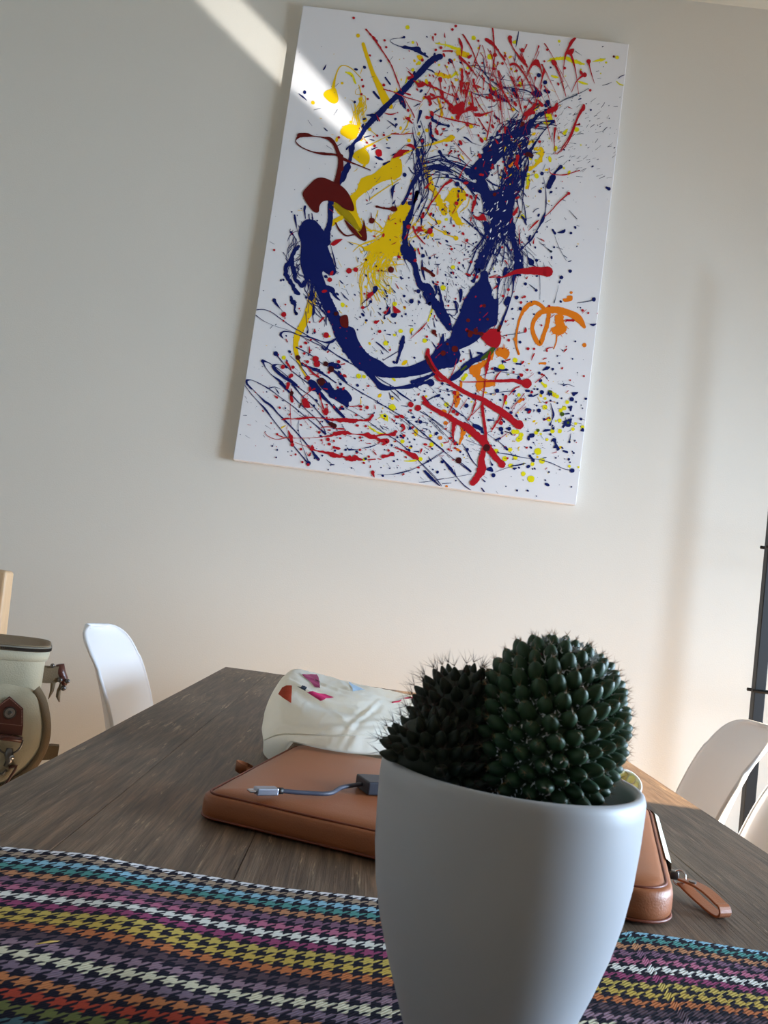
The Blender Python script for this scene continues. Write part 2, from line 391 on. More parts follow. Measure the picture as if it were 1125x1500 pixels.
# ---------------------------------------------------------------- black metal rack by the wall
px = on_y(1112, 1000, 2.22)
rk = thing('metal_rack', 'black metal rack standing against the wall behind the white chairs', 'rack', (px.x+.0, 2.22, 0))
for dx in (0, .62):
    box('upright', (dx-.0140, -.012, 0), (dx+.0140, .012, 1.95), 'black_metal', rk, .002)
    box('wall_bracket', (dx-.008, .012, .20), (dx+.008, .178, .22), 'black_metal', rk, .001)
for z in (on_y(1105, 1012, 2.2).z, on_y(1120, 800, 2.2).z, .35, .08):
    for dy in (-.016, .016):
        tube('rail', [(-.022, dy, z), (.642, dy, z)], .0042, 'black_metal', rk, 8)
for z in (.36, .09):
    box('shelf', (.0145, -.10, z), (.6055, .14, z+.008), 'black_metal', rk, .001)

# ---------------------------------------------------------------- the painting
PY = 2.368                                   # front plane of the stretched canvas
PX0, PX1, PZ0, PZ1 = -.5036, .4728, 1.2895, 2.6735
pt = thing('abstract_painting', 'large white canvas with blue, red, yellow and orange paint splatters on the wall', 'painting', (0, WY, PZ0))
def pobj(name, V, F, m, stuff=False):
    o = obj(name, [Vector(v)-pt.location for v in V], F, m, pt)
    if stuff: o['kind'] = 'stuff'
    return o
bm = bmesh.new(); add_box(bm, (PX0, PY-WY, 0), (PX1, -.0005, PZ1-PZ0), .0025, 3); from_bm('stretched_canvas', bm, 'canvas', pt)
def cp(x, y, off):
    v = on_y(x, y, PY); v.x = min(max(v.x, PX0+.002), PX1-.002); v.z = min(max(v.z, PZ0+.002), PZ1-.002); v.y = PY-off; return v
ORG = [0, 0, 7.03]; LAYER = [0]; FINE = {}
def K(ox, oy, s=7.03125): ORG[:] = [ox, oy, s]
def tr(p): return (ORG[0]+p[0]/ORG[2], ORG[1]+p[1]/ORG[2])
def lay(): LAYER[0] += 1; return .0003+LAYER[0]*7e-7
R_ = random.Random(7)
def emit(col, V, F, big, off):
    if big:
        n = len(V); VV = list(V)
        pobj('paint_stroke', VV, F, 'p_'+col)
    else:
        A = FINE.setdefault(col, ([], [])); b = len(A[0]); A[0].extend(V); A[1].extend([tuple(i+b for i in f) for f in F])
def S(col, P, jag=.12, raw=False, big=None, step=2.2):
    """paint trail: (x, y, width) points in crop pixels"""
    s = 1 if raw else ORG[2]
    Q = [((p[0], p[1]) if raw else tr(p))+((p[2] if len(p) > 2 else 5)/s,) for p in P]
    L = sum(math.hypot(Q[i+1][0]-Q[i][0], Q[i+1][1]-Q[i][1]) for i in range(len(Q)-1))
    mw = max(q[2] for q in Q); c = crom(Q, step); off = lay()
    V = []; F = []; n = len(c); jo = R_.random()*99
    rows = []
    for i, (x, y, w) in enumerate(c):
        a = c[max(i-1, 0)]; b = c[min(i+1, n-1)]; dx, dy = b[0]-a[0], b[1]-a[1]; l = math.hypot(dx, dy) or 1
        nx, ny = -dy/l, dx/l
        k1 = 1+jag*(2*noise.noise((x*.22+jo, y*.22, 1))+1.6*noise.noise((x*.7+jo, y*.7, 4))); k2 = 1+jag*(2*noise.noise((x*.22+jo, y*.22, 7))+1.6*noise.noise((x*.7+jo, y*.7, 9))); h1 = max(w/2, .16)*k1; h2 = max(w/2, .16)*k2
        rows.append(((x+nx*h1, y+ny*h1), (x-nx*h2, y-ny*h2)))
    for r in rows: V.append(cp(r[0][0], r[0][1], off)); V.append(cp(r[1][0], r[1][1], off))
    for i in range(n-1): F.append((2*i, 2*i+1, 2*i+3, 2*i+2))
    for e, k in ((0, 1), (n-1, -1)):          # round ends
        x, y, w = c[e]; w = max(w/2, .18); b = len(V)
        if w > .4:
            for q in range(10): V.append(cp(x+w*math.cos(q*PI/5), y+w*math.sin(q*PI/5), off+k*4e-7+6e-7))
            F.append(tuple(range(b, b+10)))
    if big is None: big = mw > 4.5 and L > 22
    emit(col, V, F, big, off)
def B(col, P, big=True, jag=0, raw=False):
    """filled puddle from an outline"""
    Q = [(p if raw else tr(p)) for p in P]; Q = Q+[Q[0]]
    Qc = []
    n = len(Q)-1
    for i in range(n):
        p0, p1, p2, p3 = Q[(i-1) % n], Q[i], Q[(i+1) % n], Q[(i+2) % n]
        for k in range(4):
            t = k/4; Qc.append(tuple(.5*((2*b)+(-a+c)*t+(2*a-5*b+4*c-d_)*t*t+(-a+3*b-3*c+d_)*t**3) for a, b, c, d_ in zip(p0, p1, p2, p3)))
    if jag:
        Qc = [(x+jag*noise.noise((x*.4, y*.4, 3)), y+jag*noise.noise((x*.4, y*.4, 9))) for x, y in Qc]
    off = lay(); V = [cp(x, y, off) for x, y in Qc]
    from mathutils.geometry import tessellate_polygon
    F = [tuple(t) for t in tessellate_polygon([[Vector((x, y, 0)) for x, y in Qc]])]
    emit(col, V, F, big, off)
    if jag:
        for _ in range(max(3, n)):
            i_ = R_.randrange(len(Qc)); x, y = Qc[i_]; cx_ = sum(q[0] for q in Qc)/len(Qc); cy_ = sum(q[1] for q in Qc)/len(Qc)
            a_ = math.atan2(y-cy_, x-cx_)+R_.gauss(0, .5); l_ = R_.uniform(1.5, 6)
            S(col, [(x-math.cos(a_), y-math.sin(a_), 1.8), (x+l_*.5*math.cos(a_), y+l_*.5*math.sin(a_), .7), (x+l_*math.cos(a_), y+l_*math.sin(a_), R_.uniform(.3, 1.3))], .2, True, False, 2)
def D(col, x, y, r, ecc=1, raw=False, ang=None):
    if not raw: x, y = tr((x, y)); r /= ORG[2]
    off = lay() if r > 1.5 else .0003+LAYER[0]*7e-7+R_.random()*8e-6
    a = R_.random()*PI if ang is None else ang; n = 7 if r < 1.2 else 12; b = []
    for k in range(n):
        t = 2*PI*k/n; rr = r*(1+.16*(R_.random()-.5)); u = rr*math.cos(t)*ecc; v = rr*math.sin(t)
        b.append(cp(x+u*math.cos(a)-v*math.sin(a), y+u*math.sin(a)+v*math.cos(a), off))
    emit(col, b, [tuple(range(n))], False, off)
def DS(col, L):
    for q in L: D(col, *q)
def splat(col, x, y, r, n=8, reach=1.8, raw=False):
    """spiky splash"""
    if not raw: x, y = tr((x, y)); r /= ORG[2]
    P = []
    for k in range(n*2):
        t = PI*k/n+R_.uniform(-.15, .15); q = r*(R_.uniform(.75, 1.0) if k % 2 else R_.uniform(1.0, reach)); P.append((x+q*math.cos(t), y+q*math.sin(t)))
    B(col, P, False, 0, True)
def scat(cols, n, cx, cy, sx, sy, rmin, rmax, ang=None, line=.15, rot=0):
    """loose drops round a centre (photo pixels)"""
    for _ in range(n):
        gx, gy = R_.gauss(0, 1)*sx, R_.gauss(0, 1)*sy
        x = cx+gx*math.cos(rot)-gy*math.sin(rot); y = cy+gx*math.sin(rot)+gy*math.cos(rot)
        r = rmin+(rmax-rmin)*R_.random()**3.2; c = R_.choice(cols)
        p = on_y(x, y, PY)
        if not (PX0+.006 < p.x < PX1-.006 and PZ0+.006 < p.z < PZ1-.006): continue
        if R_.random() < line:
            a = (ang if ang is not None else R_.random()*PI)+R_.gauss(0, .35); l = R_.uniform(3, 11)
            S(c, [(x, y, .5), (x+l*.6*math.cos(a)+R_.uniform(-.6, .6), y+l*.6*math.sin(a), r*1.1), (x+l*math.cos(a), y+l*math.sin(a), r*.9)], raw=True, step=3)
        else: D(c, x, y, r, R_.uniform(1, 1.9), True, ang)
def tangle(col, path, n, spread, w0, w1, seglen=.35, curl=5):
    """many thin trails that follow a thick one"""
    c = crom([(p[0], p[1]) for p in path], 6); m = len(c)
    for _ in range(n):
        i0 = R_.randrange(0, max(1, int(m*(1-seglen)))); i1 = min(m-1, i0+max(3, int(m*seglen*R_.uniform(.4, 1.3))))
        o0, o1 = R_.gauss(0, spread), R_.gauss(0, spread); P = []
        ks = max(3, (i1-i0)//3)
        for q in range(ks+1):
            i = i0+(i1-i0)*q//ks; a = c[max(i-1, 0)]; b = c[min(i+1, m-1)]; dx, dy = b[0]-a[0], b[1]-a[1]; l = math.hypot(dx, dy) or 1
            o_ = o0+(o1-o0)*q/ks+R_.gauss(0, curl*.4); P.append((c[i][0]-dy/l*o_, c[i][1]+dx/l*o_, R_.uniform(w0, w1)))
        S(col, P, .3, True, False, 3)

# --- faint ground spatter everywhere
scat(['grey'], 420, 640, 380, 150, 190, .3, .9, line=.25)
scat(['grey', 'navy'], 260, 600, 600, 150, 60, .3, 1.1, ang=.6, line=.25)
scat(['grey'], 260, 830, 190, 50, 40, .3, 1.0, ang=-.5, line=.55)
# --- yellow under layer
scat(['yellow', 'lemon'], 110, 680, 110, 60, 35, .5, 3.2, line=.2)
scat(['yellow', 'lemon'], 90, 600, 230, 50, 60, .5, 2.6, line=.35)
scat(['yellow', 'lemon'], 80, 760, 620, 60, 45, .5, 2.4, line=.1)
scat(['yellow', 'lemon'], 70, 560, 560, 90, 60, .5, 3.0, line=.2)
scat(['yellow'], 90, 550, 410, 35, 35, .4, 2.0, line=.6, ang=1.2)
scat(['yellow', 'lemon'], 70, 770, 230, 30, 50, .6, 3.2, line=.2)
tangle('yellow', [(600, 310), (575, 350), (545, 400), (560, 440)], 70, 16, .4, 1.5, .5)
K(690, 40)
S('lemon', [(820, 330, 22), (900, 325, 34), (970, 320, 30), (1050, 345, 40), (1100, 370, 14)], .4)
K(800, 50, 8.65)
S('lemon', [(20, 345, 16), (150, 315, 30), (250, 320, 22), (380, 350, 40), (480, 380, 22)], .4)
S('lemon', [(590, 350, 8), (690, 330, 34), (750, 315, 12)], .3); S('lemon', [(70, 530, 20), (120, 545, 34), (150, 550, 14)]); S('lemon', [(410, 600, 12), (460, 620, 34), (525, 635, 14)])
S('lemon', [(890, 600, 10), (940, 640, 16), (1030, 655, 4)]); DS('lemon', [(900, 297, 24), (760, 362, 15), (440, 450, 12), (165, 92, 18), (690, 500, 10)])
K(570, 30)
S('lemon', [(480, 235, 12), (600, 260, 18), (720, 300, 40)], .3); B('yellow', [(700, 310), (760, 320), (830, 340), (800, 385), (740, 370), (690, 350)], jag=2)
S('yellow', [(480, 550, 30), (530, 560, 40), (610, 585, 38)], .4); S('lemon', [(640, 590, 12), (690, 540, 34)]); B('yellow', [(285, 365), (330, 360), (355, 400), (310, 410)])
DS('lemon', [(190, 72, 22), (245, 228, 15), (870, 182, 24), (920, 285, 12), (1040, 375, 30), (515, 460, 12), (595, 480, 12), (245, 510, 18), (310, 440, 20), (810, 490, 16)])
# big yellow shapes
K(430, 0)
S('yellow', [(717, 455, 36), (760, 590, 38), (820, 760, 44), (900, 930, 70), (960, 1060, 84), (1000, 1100, 50)], .05)
S('yellow', [(410, 900, 36), (430, 800, 16), (470, 700, 12), (520, 675, 10), (600, 710, 9), (690, 800, 8)], .1)
DS('yellow', [(665, 368, 20), (500, 858, 14)])
S('lemon', [(540, 745, 18), (600, 770, 22), (640, 860, 16)], .5, big=False)
K(430, 120)
B('yellow', [(405, 60), (435, 70), (455, 130), (462, 190), (435, 222), (390, 218), (340, 180), (308, 135), (330, 95), (380, 75)])
B('yellow', [(480, 510), (520, 460), (580, 435), (650, 445), (690, 425), (680, 480), (655, 560), (610, 598), (560, 585), (500, 550)], jag=1)
B('yellow', [(610, 770), (640, 720), (720, 685), (775, 740), (785, 800), (760, 850), (700, 845), (640, 800)])
S('yellow', [(720, 690, 30), (830, 630, 12), (950, 570, 8), (1060, 520, 6)], .3)
DS('yellow', [(200, 215, 20), (688, 180, 20), (690, 240, 26), (735, 390, 24), (785, 490, 18), (690, 590, 22), (590, 415, 16)])
tangle('yellow', [(524, 125), (530, 150), (525, 180), (545, 210)], 16, 6, .4, 1.4, .6)
K(370, 180, 4.018)
B('yellow', [(470, 470), (520, 470), (560, 440), (610, 400), (640, 330), (720, 295), (800, 230), (870, 215), (880, 290), (850, 330), (780, 340), (720, 370), (650, 420), (610, 460), (615, 520), (640, 600), (640, 640), (600, 620), (560, 570), (510, 540), (480, 500)], jag=1)
B('ochre', [(478, 470), (530, 490), (585, 540), (620, 600), (640, 640), (600, 615), (545, 570), (500, 520)])
B('yellow', [(450, 590), (520, 545), (535, 565), (500, 585), (470, 610)])
B('yellow', [(880, 470), (925, 470), (920, 540), (885, 590), (870, 650), (870, 720), (885, 775), (840, 785), (770, 770), (710, 760), (650, 740), (720, 700), (770, 650), (790, 590), (845, 520)], jag=2)
S('yellow', [(690, 450, 8), (760, 400, 6), (870, 330, 5)])
for a, b in (((700, 760), (660, 900)), ((740, 770), (740, 960)), ((780, 775), (850, 880)), ((660, 740), (560, 700)), ((800, 660), (640, 640)), ((720, 690), (590, 760)), ((760, 620), (700, 560)), ((700, 640), (640, 560))):
    S('yellow', [(*a, 12), ((a[0]+b[0])/2+R_.uniform(-20, 20), (a[1]+b[1])/2+R_.uniform(-20, 20), 7), (*b, 3)], .3)
K(570, 250)
S('yellow', [(380, 0, 60), (420, 110, 60), (470, 230, 50), (530, 340, 70), (570, 430, 70)], .4)
B('yellow', [(560, 320), (610, 240), (650, 185), (720, 180), (790, 220), (790, 290), (740, 350), (700, 420), (740, 520), (770, 550), (710, 560), (640, 480), (610, 420), (620, 340), (590, 310)], jag=2)
S('yellow', [(830, 290, 8), (800, 370, 10), (730, 430, 6)]); S('yellow', [(380, 400, 14), (430, 480, 12), (500, 530, 20)]); D('yellow', 510, 532, 26); S('yellow', [(400, 530, 10), (480, 600, 8), (570, 640, 18)]); D('yellow', 577, 640, 24); S('yellow', [(560, 650, 6), (680, 690, 16)]); D('yellow', 690, 697, 24)
D('yellow', 440, 660, 24); S('yellow', [(340, 580, 30), (385, 640, 30)], .4, big=False)
K(570, 140)
B('yellow', [(560, 470), (600, 430), (640, 405), (680, 430), (650, 465), (600, 480)]); S('yellow', [(0, 700, 60), (120, 620, 30), (300, 540, 10), (480, 490, 26), (600, 450, 20)], .3)
S('yellow', [(340, 640, 40), (370, 740, 46), (400, 830, 40)], .5); D('yellow', 845, 320, 22); D('yellow', 390, 360, 20); D('yellow', 205, 465, 20)
S('yellow', [(220, 200, 16), (180, 320, 12), (120, 400, 5)], .5); S('yellow', [(500, 20, 10), (540, 160, 24), (540, 230, 10)], .5)
K(350, 440)
S('yellow', [(760, -60, 80), (740, 60, 90), (690, 190, 70), (640, 290, 74), (600, 370, 68), (585, 470, 50), (600, 580, 40), (640, 690, 24), (700, 800, 14), (750, 880, 10)], .06)
D('lemon', 463, 590, 22)
K(690, 150)
S('lemon', [(790, 130, 60), (820, 200, 50), (760, 210, 30)], .4); S('yellow', [(660, 480, 30), (720, 500, 46), (710, 600, 40), (600, 700, 24)], .6); S('lemon', [(590, 740, 30), (585, 840, 34)], .3)
S('lemon', [(990, 280, 14), (960, 320, 36)]); D('lemon', 1085, 280, 26); S('yellow', [(590, 420, 40), (640, 400, 30)], .5, big=False); S('yellow', [(640, 80, 36), (700, 30, 30)], .5, big=False)
# orange
K(740, 420)
S('orange', [(140, 695, 22), (115, 600, 24), (120, 470, 20), (150, 330, 26), (210, 220, 46), (280, 170, 46), (340, 175, 44), (400, 225, 36)], .12)
S('orange', [(600, 255, 70), (520, 240, 72), (440, 245, 66), (370, 265, 52), (310, 330, 46), (280, 410, 40), (295, 500, 44), (355, 590, 50), (395, 500, 42), (430, 400, 44), (450, 290, 44)], .1)
S('orange', [(560, 250, 80), (650, 270, 70), (730, 310, 80), (770, 350, 70), (815, 415, 34)], .06)
B('orange', [(520, 290), (600, 300), (600, 360), (635, 430), (600, 480), (540, 500), (490, 475), (475, 430), (520, 400), (510, 340)], jag=1)
S('orange', [(530, 490, 16), (525, 570, 14), (500, 640, 10)]); D('orange', 815, 603, 23); B('orange', [(595, 125), (630, 120), (640, 95), (690, 95), (690, 140), (650, 155), (605, 155)]); D('orange', 680, 62, 15); S('orange', [(350, 790, 14), (410, 790, 30)])
K(620, 480)
B('orange', [(750, 230), (820, 205), (880, 235), (885, 285), (850, 325), (800, 300), (755, 285)], jag=1)
B('orange', [(480, 400), (560, 375), (640, 330), (700, 270), (735, 250), (715, 310), (660, 380), (600, 420), (590, 490), (640, 530), (720, 545), (740, 590), (680, 610), (620, 625), (570, 650), (540, 600), (550, 540), (510, 490), (480, 450)], jag=2)
S('orange', [(345, 680, 60), (345, 750, 70), (340, 810, 30)], .4); S('orange', [(390, 560, 24), (385, 640, 30)], .4); S('lemon', [(440, 490, 40), (410, 530, 40)], .4, big=False); D('lemon', 945, 335, 26); D('lemon', 805, 410, 34)
K(620, 590)
S('orange', [(420, 260, 60), (400, 340, 44), (370, 430, 14)], .3); S('orange', [(350, 480, 30), (385, 500, 20)]); DS('orange', [(230, 210, 22), (178, 362, 20), (210, 100, 34), (275, 145, 28), (240, 862, 14)])
DS('lemon', [(750, 500, 26), (700, 495, 14), (895, 483, 22), (840, 575, 27), (950, 565, 23), (900, 650, 24), (1030, 732, 24), (1105, 785, 34), (930, 300, 24), (980, 380, 26), (1010, 330, 24), (90, 435, 18), (240, 20, 26)])
K(740, 550, 7.5)
DS('lemon', [(150, 215, 20), (440, 115, 22), (570, 232, 22), (682, 295, 22), (435, 350, 28), (650, 360, 26), (610, 385, 22), (480, 480, 26), (600, 495, 22), (520, 612, 24), (600, 612, 24), (745, 590, 20), (775, 530, 16), (850, 570, 22), (360, 835, 38), (405, 940, 32), (110, 905, 25), (300, 975, 22), (55, 993, 20), (200, 1080, 22), (285, 1137, 38), (165, 690, 30), (130, 620, 26), (460, 705, 16), (50, 818, 22), (340, 630, 22), (705, 998, 16), (805, 1008, 12), (440, 255, 16)])
S('lemon', [(390, 65, 14), (430, 110, 30)]); S('lemon', [(510, 180, 20), (560, 215, 18)])
K(490, 590)
DS('lemon', [(595, 50, 36), (700, 398, 22), (1000, 430, 22), (990, 340, 16), (885, 580, 22)]); B('lemon', [(480, 120), (540, 125), (555, 165), (530, 185), (490, 155)], jag=1); S('lemon', [(720, 600, 8), (800, 600, 20), (850, 590, 10)])
S('lemon', [(350, 240, 10), (430, 300, 20), (520, 330, 16)], .5); D('lemon', 680-190, 0, 1)
K(490, 480)
DS('lemon', [(530, 160, 26), (685, 37, 20), (930, 135, 24), (250, 500, 26), (305, 505, 20), (795, 25, 14)])
K(530, 360)
DS('lemon', [(940, 222, 22), (838, 435, 28), (400, 880, 22), (515, 865, 18), (340, 600, 24), (540, 40, 20)]); S('lemon', [(735, 620, 20), (715, 690, 22), (680, 780, 10)], .4)
tangle('lemon', [(550, 400), (570, 430), (580, 440)], 8, 8, .3, .8)
# --- navy: the great sweeps
scat(['navy'], 330, 690, 330, 60, 70, .3, 1.8, line=.35)
scat(['navy'], 420, 640, 430, 55, 50, .3, 1.7, ang=1.2, line=.3)
scat(['navy'], 520, 650, 625, 110, 42, .3, 1.7, ang=.6, line=.2)
scat(['navy'], 60, 800, 620, 42, 40, .4, 2.4, line=.1)
scat(['navy'], 150, 500, 500, 55, 60, .4, 2.0, ang=.8, line=.3)
scat(['navy'], 160, 600, 200, 70, 60, .4, 2.4, line=.4)
scat(['navy'], 100, 770, 300, 40, 60, .4, 1.8, line=.4)
K(570, 30)
S('navy', [(155, 175, 26), (120, 185, 5), (60, 188, 4), (10, 205, 5), (40, 240, 7), (120, 272, 12), (170, 280, 34), (230, 290, 26), (290, 300, 60), (340, 345, 22), (400, 380, 14)], .3)
S('navy', [(525, 375, 62), (460, 400, 66), (400, 450, 64), (330, 530, 66), (260, 600, 52), (190, 680, 62), (110, 760, 66), (30, 825, 46), (-40, 890, 50), (-90, 945, 52)], .12)
S('navy', [(470, 345, 20), (460, 400, 30)]); S('navy', [(380, 500, 8), (440, 520, 18), (470, 545, 6)]); S('navy', [(625, 410, 34), (640, 425, 36)], big=False)
K(430, 120)
S('navy', [(1125, 90, 50), (1020, 190, 50), (940, 270, 54), (870, 340, 60), (790, 420, 56), (720, 510, 44), (680, 580, 44), (625, 630, 28), (600, 690, 62), (590, 770, 34), (565, 850, 40), (530, 930, 56), (500, 1010, 56)], .12)
S('navy', [(750, 345, 6), (800, 345, 30), (850, 350, 24), (890, 360, 16)], .3); S('navy', [(55, 125, 8), (95, 155, 16), (140, 195, 4)]); D('navy', 630, 210, 14); S('navy', [(825, 105, 24), (880, 170, 22)]); S('navy', [(970, 400, 6), (1030, 445, 14), (1060, 470, 4)])
D('navy', 1050, 385, 14); S('navy', [(930, 850, 24), (990, 820, 12)]); S('navy', [(840, 770, 10), (880, 790, 30), (920, 805, 12)])
K(430, 0); S('navy', [(945, 800, 14), (995, 870, 16)])
K(370, 180, 4.018)
S('navy', [(560, 260, 40), (530, 320, 30), (500, 370, 30), (465, 450, 34), (460, 520, 32), (455, 590, 30), (440, 640, 40), (430, 700, 60)], .1)
B('navy', [(270, 640), (290, 590), (320, 570), (365, 575), (400, 610), (425, 640), (445, 620), (440, 720), (465, 790), (490, 860), (480, 895), (440, 890), (410, 875), (420, 960), (380, 960), (370, 880), (340, 930), (310, 850), (285, 800), (285, 700)], jag=1)
K(400, 300)
B('navy', [(330, 170), (370, 150), (420, 165), (470, 220), (510, 280), (545, 240), (580, 200), (575, 330), (555, 420), (590, 520), (640, 640), (645, 710), (605, 730), (540, 690), (500, 690), (520, 790), (560, 880), (590, 980), (540, 985), (480, 880), (460, 800), (400, 780), (330, 740), (300, 680), (280, 580), (290, 400), (260, 300), (285, 215), (325, 270)])
for P in ([(265, 430, 30), (215, 490, 46), (190, 570, 50), (215, 680, 44), (240, 780, 46), (300, 830, 50), (340, 780, 40), (330, 700, 40)], [(190, 590, 40), (140, 620, 40), (130, 700, 42), (170, 780, 44), (210, 840, 40)], [(210, 860, 30), (240, 900, 50), (270, 920, 26)], [(350, 740, 20), (370, 800, 14), (360, 880, 8)], [(400, 740, 40), (400, 850, 22), (395, 960, 60)], [(440, 760, 26), (440, 850, 14), (420, 930, 10)], [(185, 950, 26), (190, 985, 34)], [(370, 100, 10), (375, 150, 10)], [(400, 90, 8), (410, 150, 12)]):
    S('navy', P, .25)
for P in ([(330, 20, 26), (325, 60, 20), (335, 150, 5)], [(222, 110, 18), (230, 160, 20), (250, 260, 4), (285, 390, 3)], [(185, 280, 18), (215, 320, 8), (265, 410, 3)], [(575, 370, 6), (600, 440, 4), (630, 560, 16), (655, 660, 4)], [(560, 860, 60), (610, 880, 50), (640, 940, 30), (690, 985, 10)], [(540, 740, 30), (560, 750, 10)], [(700, 900, 4), (740, 950, 12), (780, 985, 5)], [(1050, 860, 40), (1055, 880, 36), (1010, 940, 14), (960, 985, 8)]):
    S('navy', P, .2)
DS('navy', [(193, 75, 9), (82, 780, 12), (108, 775, 12), (250, 110, 6), (290, 40, 6), (455, 165, 10), (760, 738, 7), (878, 553, 7), (545, 740, 16)])
tangle('navy', [(455, 395), (460, 420), (470, 450), (490, 480)], 26, 9, .4, 1.4)
tangle('navy', [(440, 340), (430, 380), (432, 420)], 20, 8, .3, 1.2)
# left of the sweep down to the bottom bowl
S('navy', [(462, 400, 18), (478, 440, 17), (492, 470, 18), (505, 495, 24), (520, 515, 26), (535, 532, 26), (560, 546, 14), (590, 547, 13), (625, 538, 16), (655, 520, 40)], .08, raw=True)
K(490, 480)
B('navy', [(30, -10), (190, 0), (240, 120), (300, 220), (370, 290), (470, 340), (560, 405), (640, 400), (760, 400), (880, 355), (980, 300), (1060, 200), (1125, 60), (1125, 380), (1060, 440), (980, 460), (900, 485), (760, 505), (600, 490), (470, 480), (410, 455), (430, 520), (500, 580), (600, 610), (700, 600), (790, 580), (860, 590), (780, 630), (640, 635), (520, 650), (450, 630), (410, 570), (300, 450), (250, 370), (160, 260), (80, 130)])
S('navy', [(800, 560, 40), (880, 545, 50), (960, 510, 36), (1030, 470, 30)], .2); S('navy', [(840, 600, 40), (920, 570, 30), (990, 560, 66)], .2); D('navy', 995, 570, 36)
S('navy', [(710, 95, 30), (700, 150, 54), (680, 220, 40), (665, 290, 24), (640, 360, 30)], .15); S('navy', [(665, 240, 6), (590, 285, 9), (500, 340, 4)]); S('navy', [(430, 150, 10), (480, 190, 16), (560, 260, 4)]); S('navy', [(540, 68, 10), (575, 75, 14)])
S('navy', [(580, 645, 4), (630, 690, 10), (685, 750, 4)]); S('navy', [(620, 630, 6), (690, 690, 18), (800, 760, 6)]); S('navy', [(890, 800, 5), (990, 730, 8), (1080, 695, 24)]); D('navy', 100, 240, 20); S('navy', [(0, 270, 8), (130, 350, 10), (280, 420, 4)]); S('navy', [(130, 580, 8), (260, 660, 10), (420, 750, 8), (600, 860, 7), (760, 940, 5)])
B('navy', [(-60, 560), (0, 640), (60, 620), (130, 650), (180, 720), (170, 760), (140, 770), (150, 810), (100, 800), (0, 740), (-60, 700)])
S('navy', [(400, 480, 6), (500, 550, 9), (610, 610, 6)]); S('navy', [(-50, 380, 40), (30, 400, 60), (60, 400, 20)], .3); S('navy', [(0, 450, 26), (70, 500, 30), (125, 570, 10)], .3)
# ring to the right
K(530, 360)
S('navy', [(440, 50, 90), (500, 100, 70), (545, 200, 56), (565, 290, 56), (600, 400, 70), (680, 450, 100), (730, 560, 80), (800, 660, 110), (870, 780, 90), (900, 850, 60)], .12)
S('navy', [(500, -10, 14), (530, 60, 40), (545, 130, 40)], .2); S('navy', [(620, 150, 10), (625, 250, 26), (650, 350, 12)]); S('navy', [(760, 420, 34), (770, 480, 20), (750, 520, 14)]); S('navy', [(790, 420, 14), (815, 540, 26), (830, 620, 40)], .2)
S('navy', [(870, 660, 10), (980, 655, 8), (990, 600, 10), (965, 570, 8)]); S('navy', [(880, 700, 8), (950, 720, 8), (980, 680, 10)]); S('navy', [(965, 580, 16), (975, 640, 24), (985, 690, 10)]); S('navy', [(1020, 460, 34), (1020, 510, 34), (1015, 580, 8)])
DS('navy', [(630, 105, 19), (700, 128, 14), (510, 573, 24), (437, 520, 14), (260, 520, 12), (142, 440, 26), (583, 470, 22), (452, 705, 12), (92, 577, 16), (485, 332, 9), (775, 125, 10), (48, 770, 13), (190, 650, 11)])
S('navy', [(140, 440, 40), (110, 500, 26), (60, 545, 10), (0, 600, 8)]); S('navy', [(90, 580, 10), (60, 625, 7), (10, 640, 16)]); S('navy', [(270, 640, 34), (285, 690, 24), (235, 720, 12), (235, 750, 20)]); B('navy', [(300, 705), (340, 690), (365, 705), (345, 740), (310, 738)], False); S('navy', [(640, 500, 30), (660, 550, 24), (700, 600, 40)], .4)
S('navy', [(430, 120, 20), (450, 170, 7), (500, 270, 3)]); S('navy', [(160, 450, 5), (260, 465, 2)])
S('navy', [(596, 375, 12), (592, 350, 6), (594, 330, 6), (600, 318, 8), (606, 300, 4), (612, 280, 6), (606, 296, 6), (600, 298, 6)], .2, raw=True)
K(570, 250)
S('navy', [(330, 20, 26), (270, 90, 50), (220, 180, 36), (180, 280, 30), (140, 340, 34)], .15); S('navy', [(250, 150, 16), (245, 280, 14), (230, 400, 12), (215, 500, 26), (150, 560, 12)], .3); S('navy', [(150, 530, 24), (165, 660, 24), (175, 760, 44)], .2); B('navy', [(115, 800), (130, 765), (190, 760), (225, 830), (215, 900), (240, 960), (190, 930), (150, 870), (120, 845)]); S('navy', [(210, 560, 36), (190, 650, 18), (180, 730, 20)], .3)
S('navy', [(205, 720, 6), (225, 800, 20), (250, 900, 50)], .2); S('navy', [(35, 380, 6), (35, 300, 4), (35, 200, 34), (60, 150, 10), (100, 125, 5)]); D('navy', 160, 45, 22); D('navy', 350, 878, 20)
S('navy', [(750, 480, 8), (830, 550, 16), (900, 610, 12), (990, 700, 20)], .2); S('navy', [(330, 560, 10), (335, 500, 20), (310, 470, 5), (250, 465, 4)]); S('navy', [(420, 110, 5), (480, 75, 8), (560, 70, 12), (650, 80, 14), (740, 100, 26), (830, 150, 50), (910, 180, 70)], .2); D('navy', 700, 140, 26); D('navy', 600, 60, 20)
K(570, 140)
S('navy', [(400, 765, 20), (450, 745, 44), (540, 745, 60), (600, 770, 34), (660, 800, 8)], .2); S('navy', [(540, 620, 26), (640, 690, 14), (740, 740, 30), (820, 790, 70), (870, 840, 60)], .3); S('navy', [(240, 560, 10), (270, 500, 24), (250, 420, 10), (240, 330, 4)]); S('navy', [(290, 560, 36), (300, 640, 30), (330, 760, 20), (330, 820, 10)], .4)
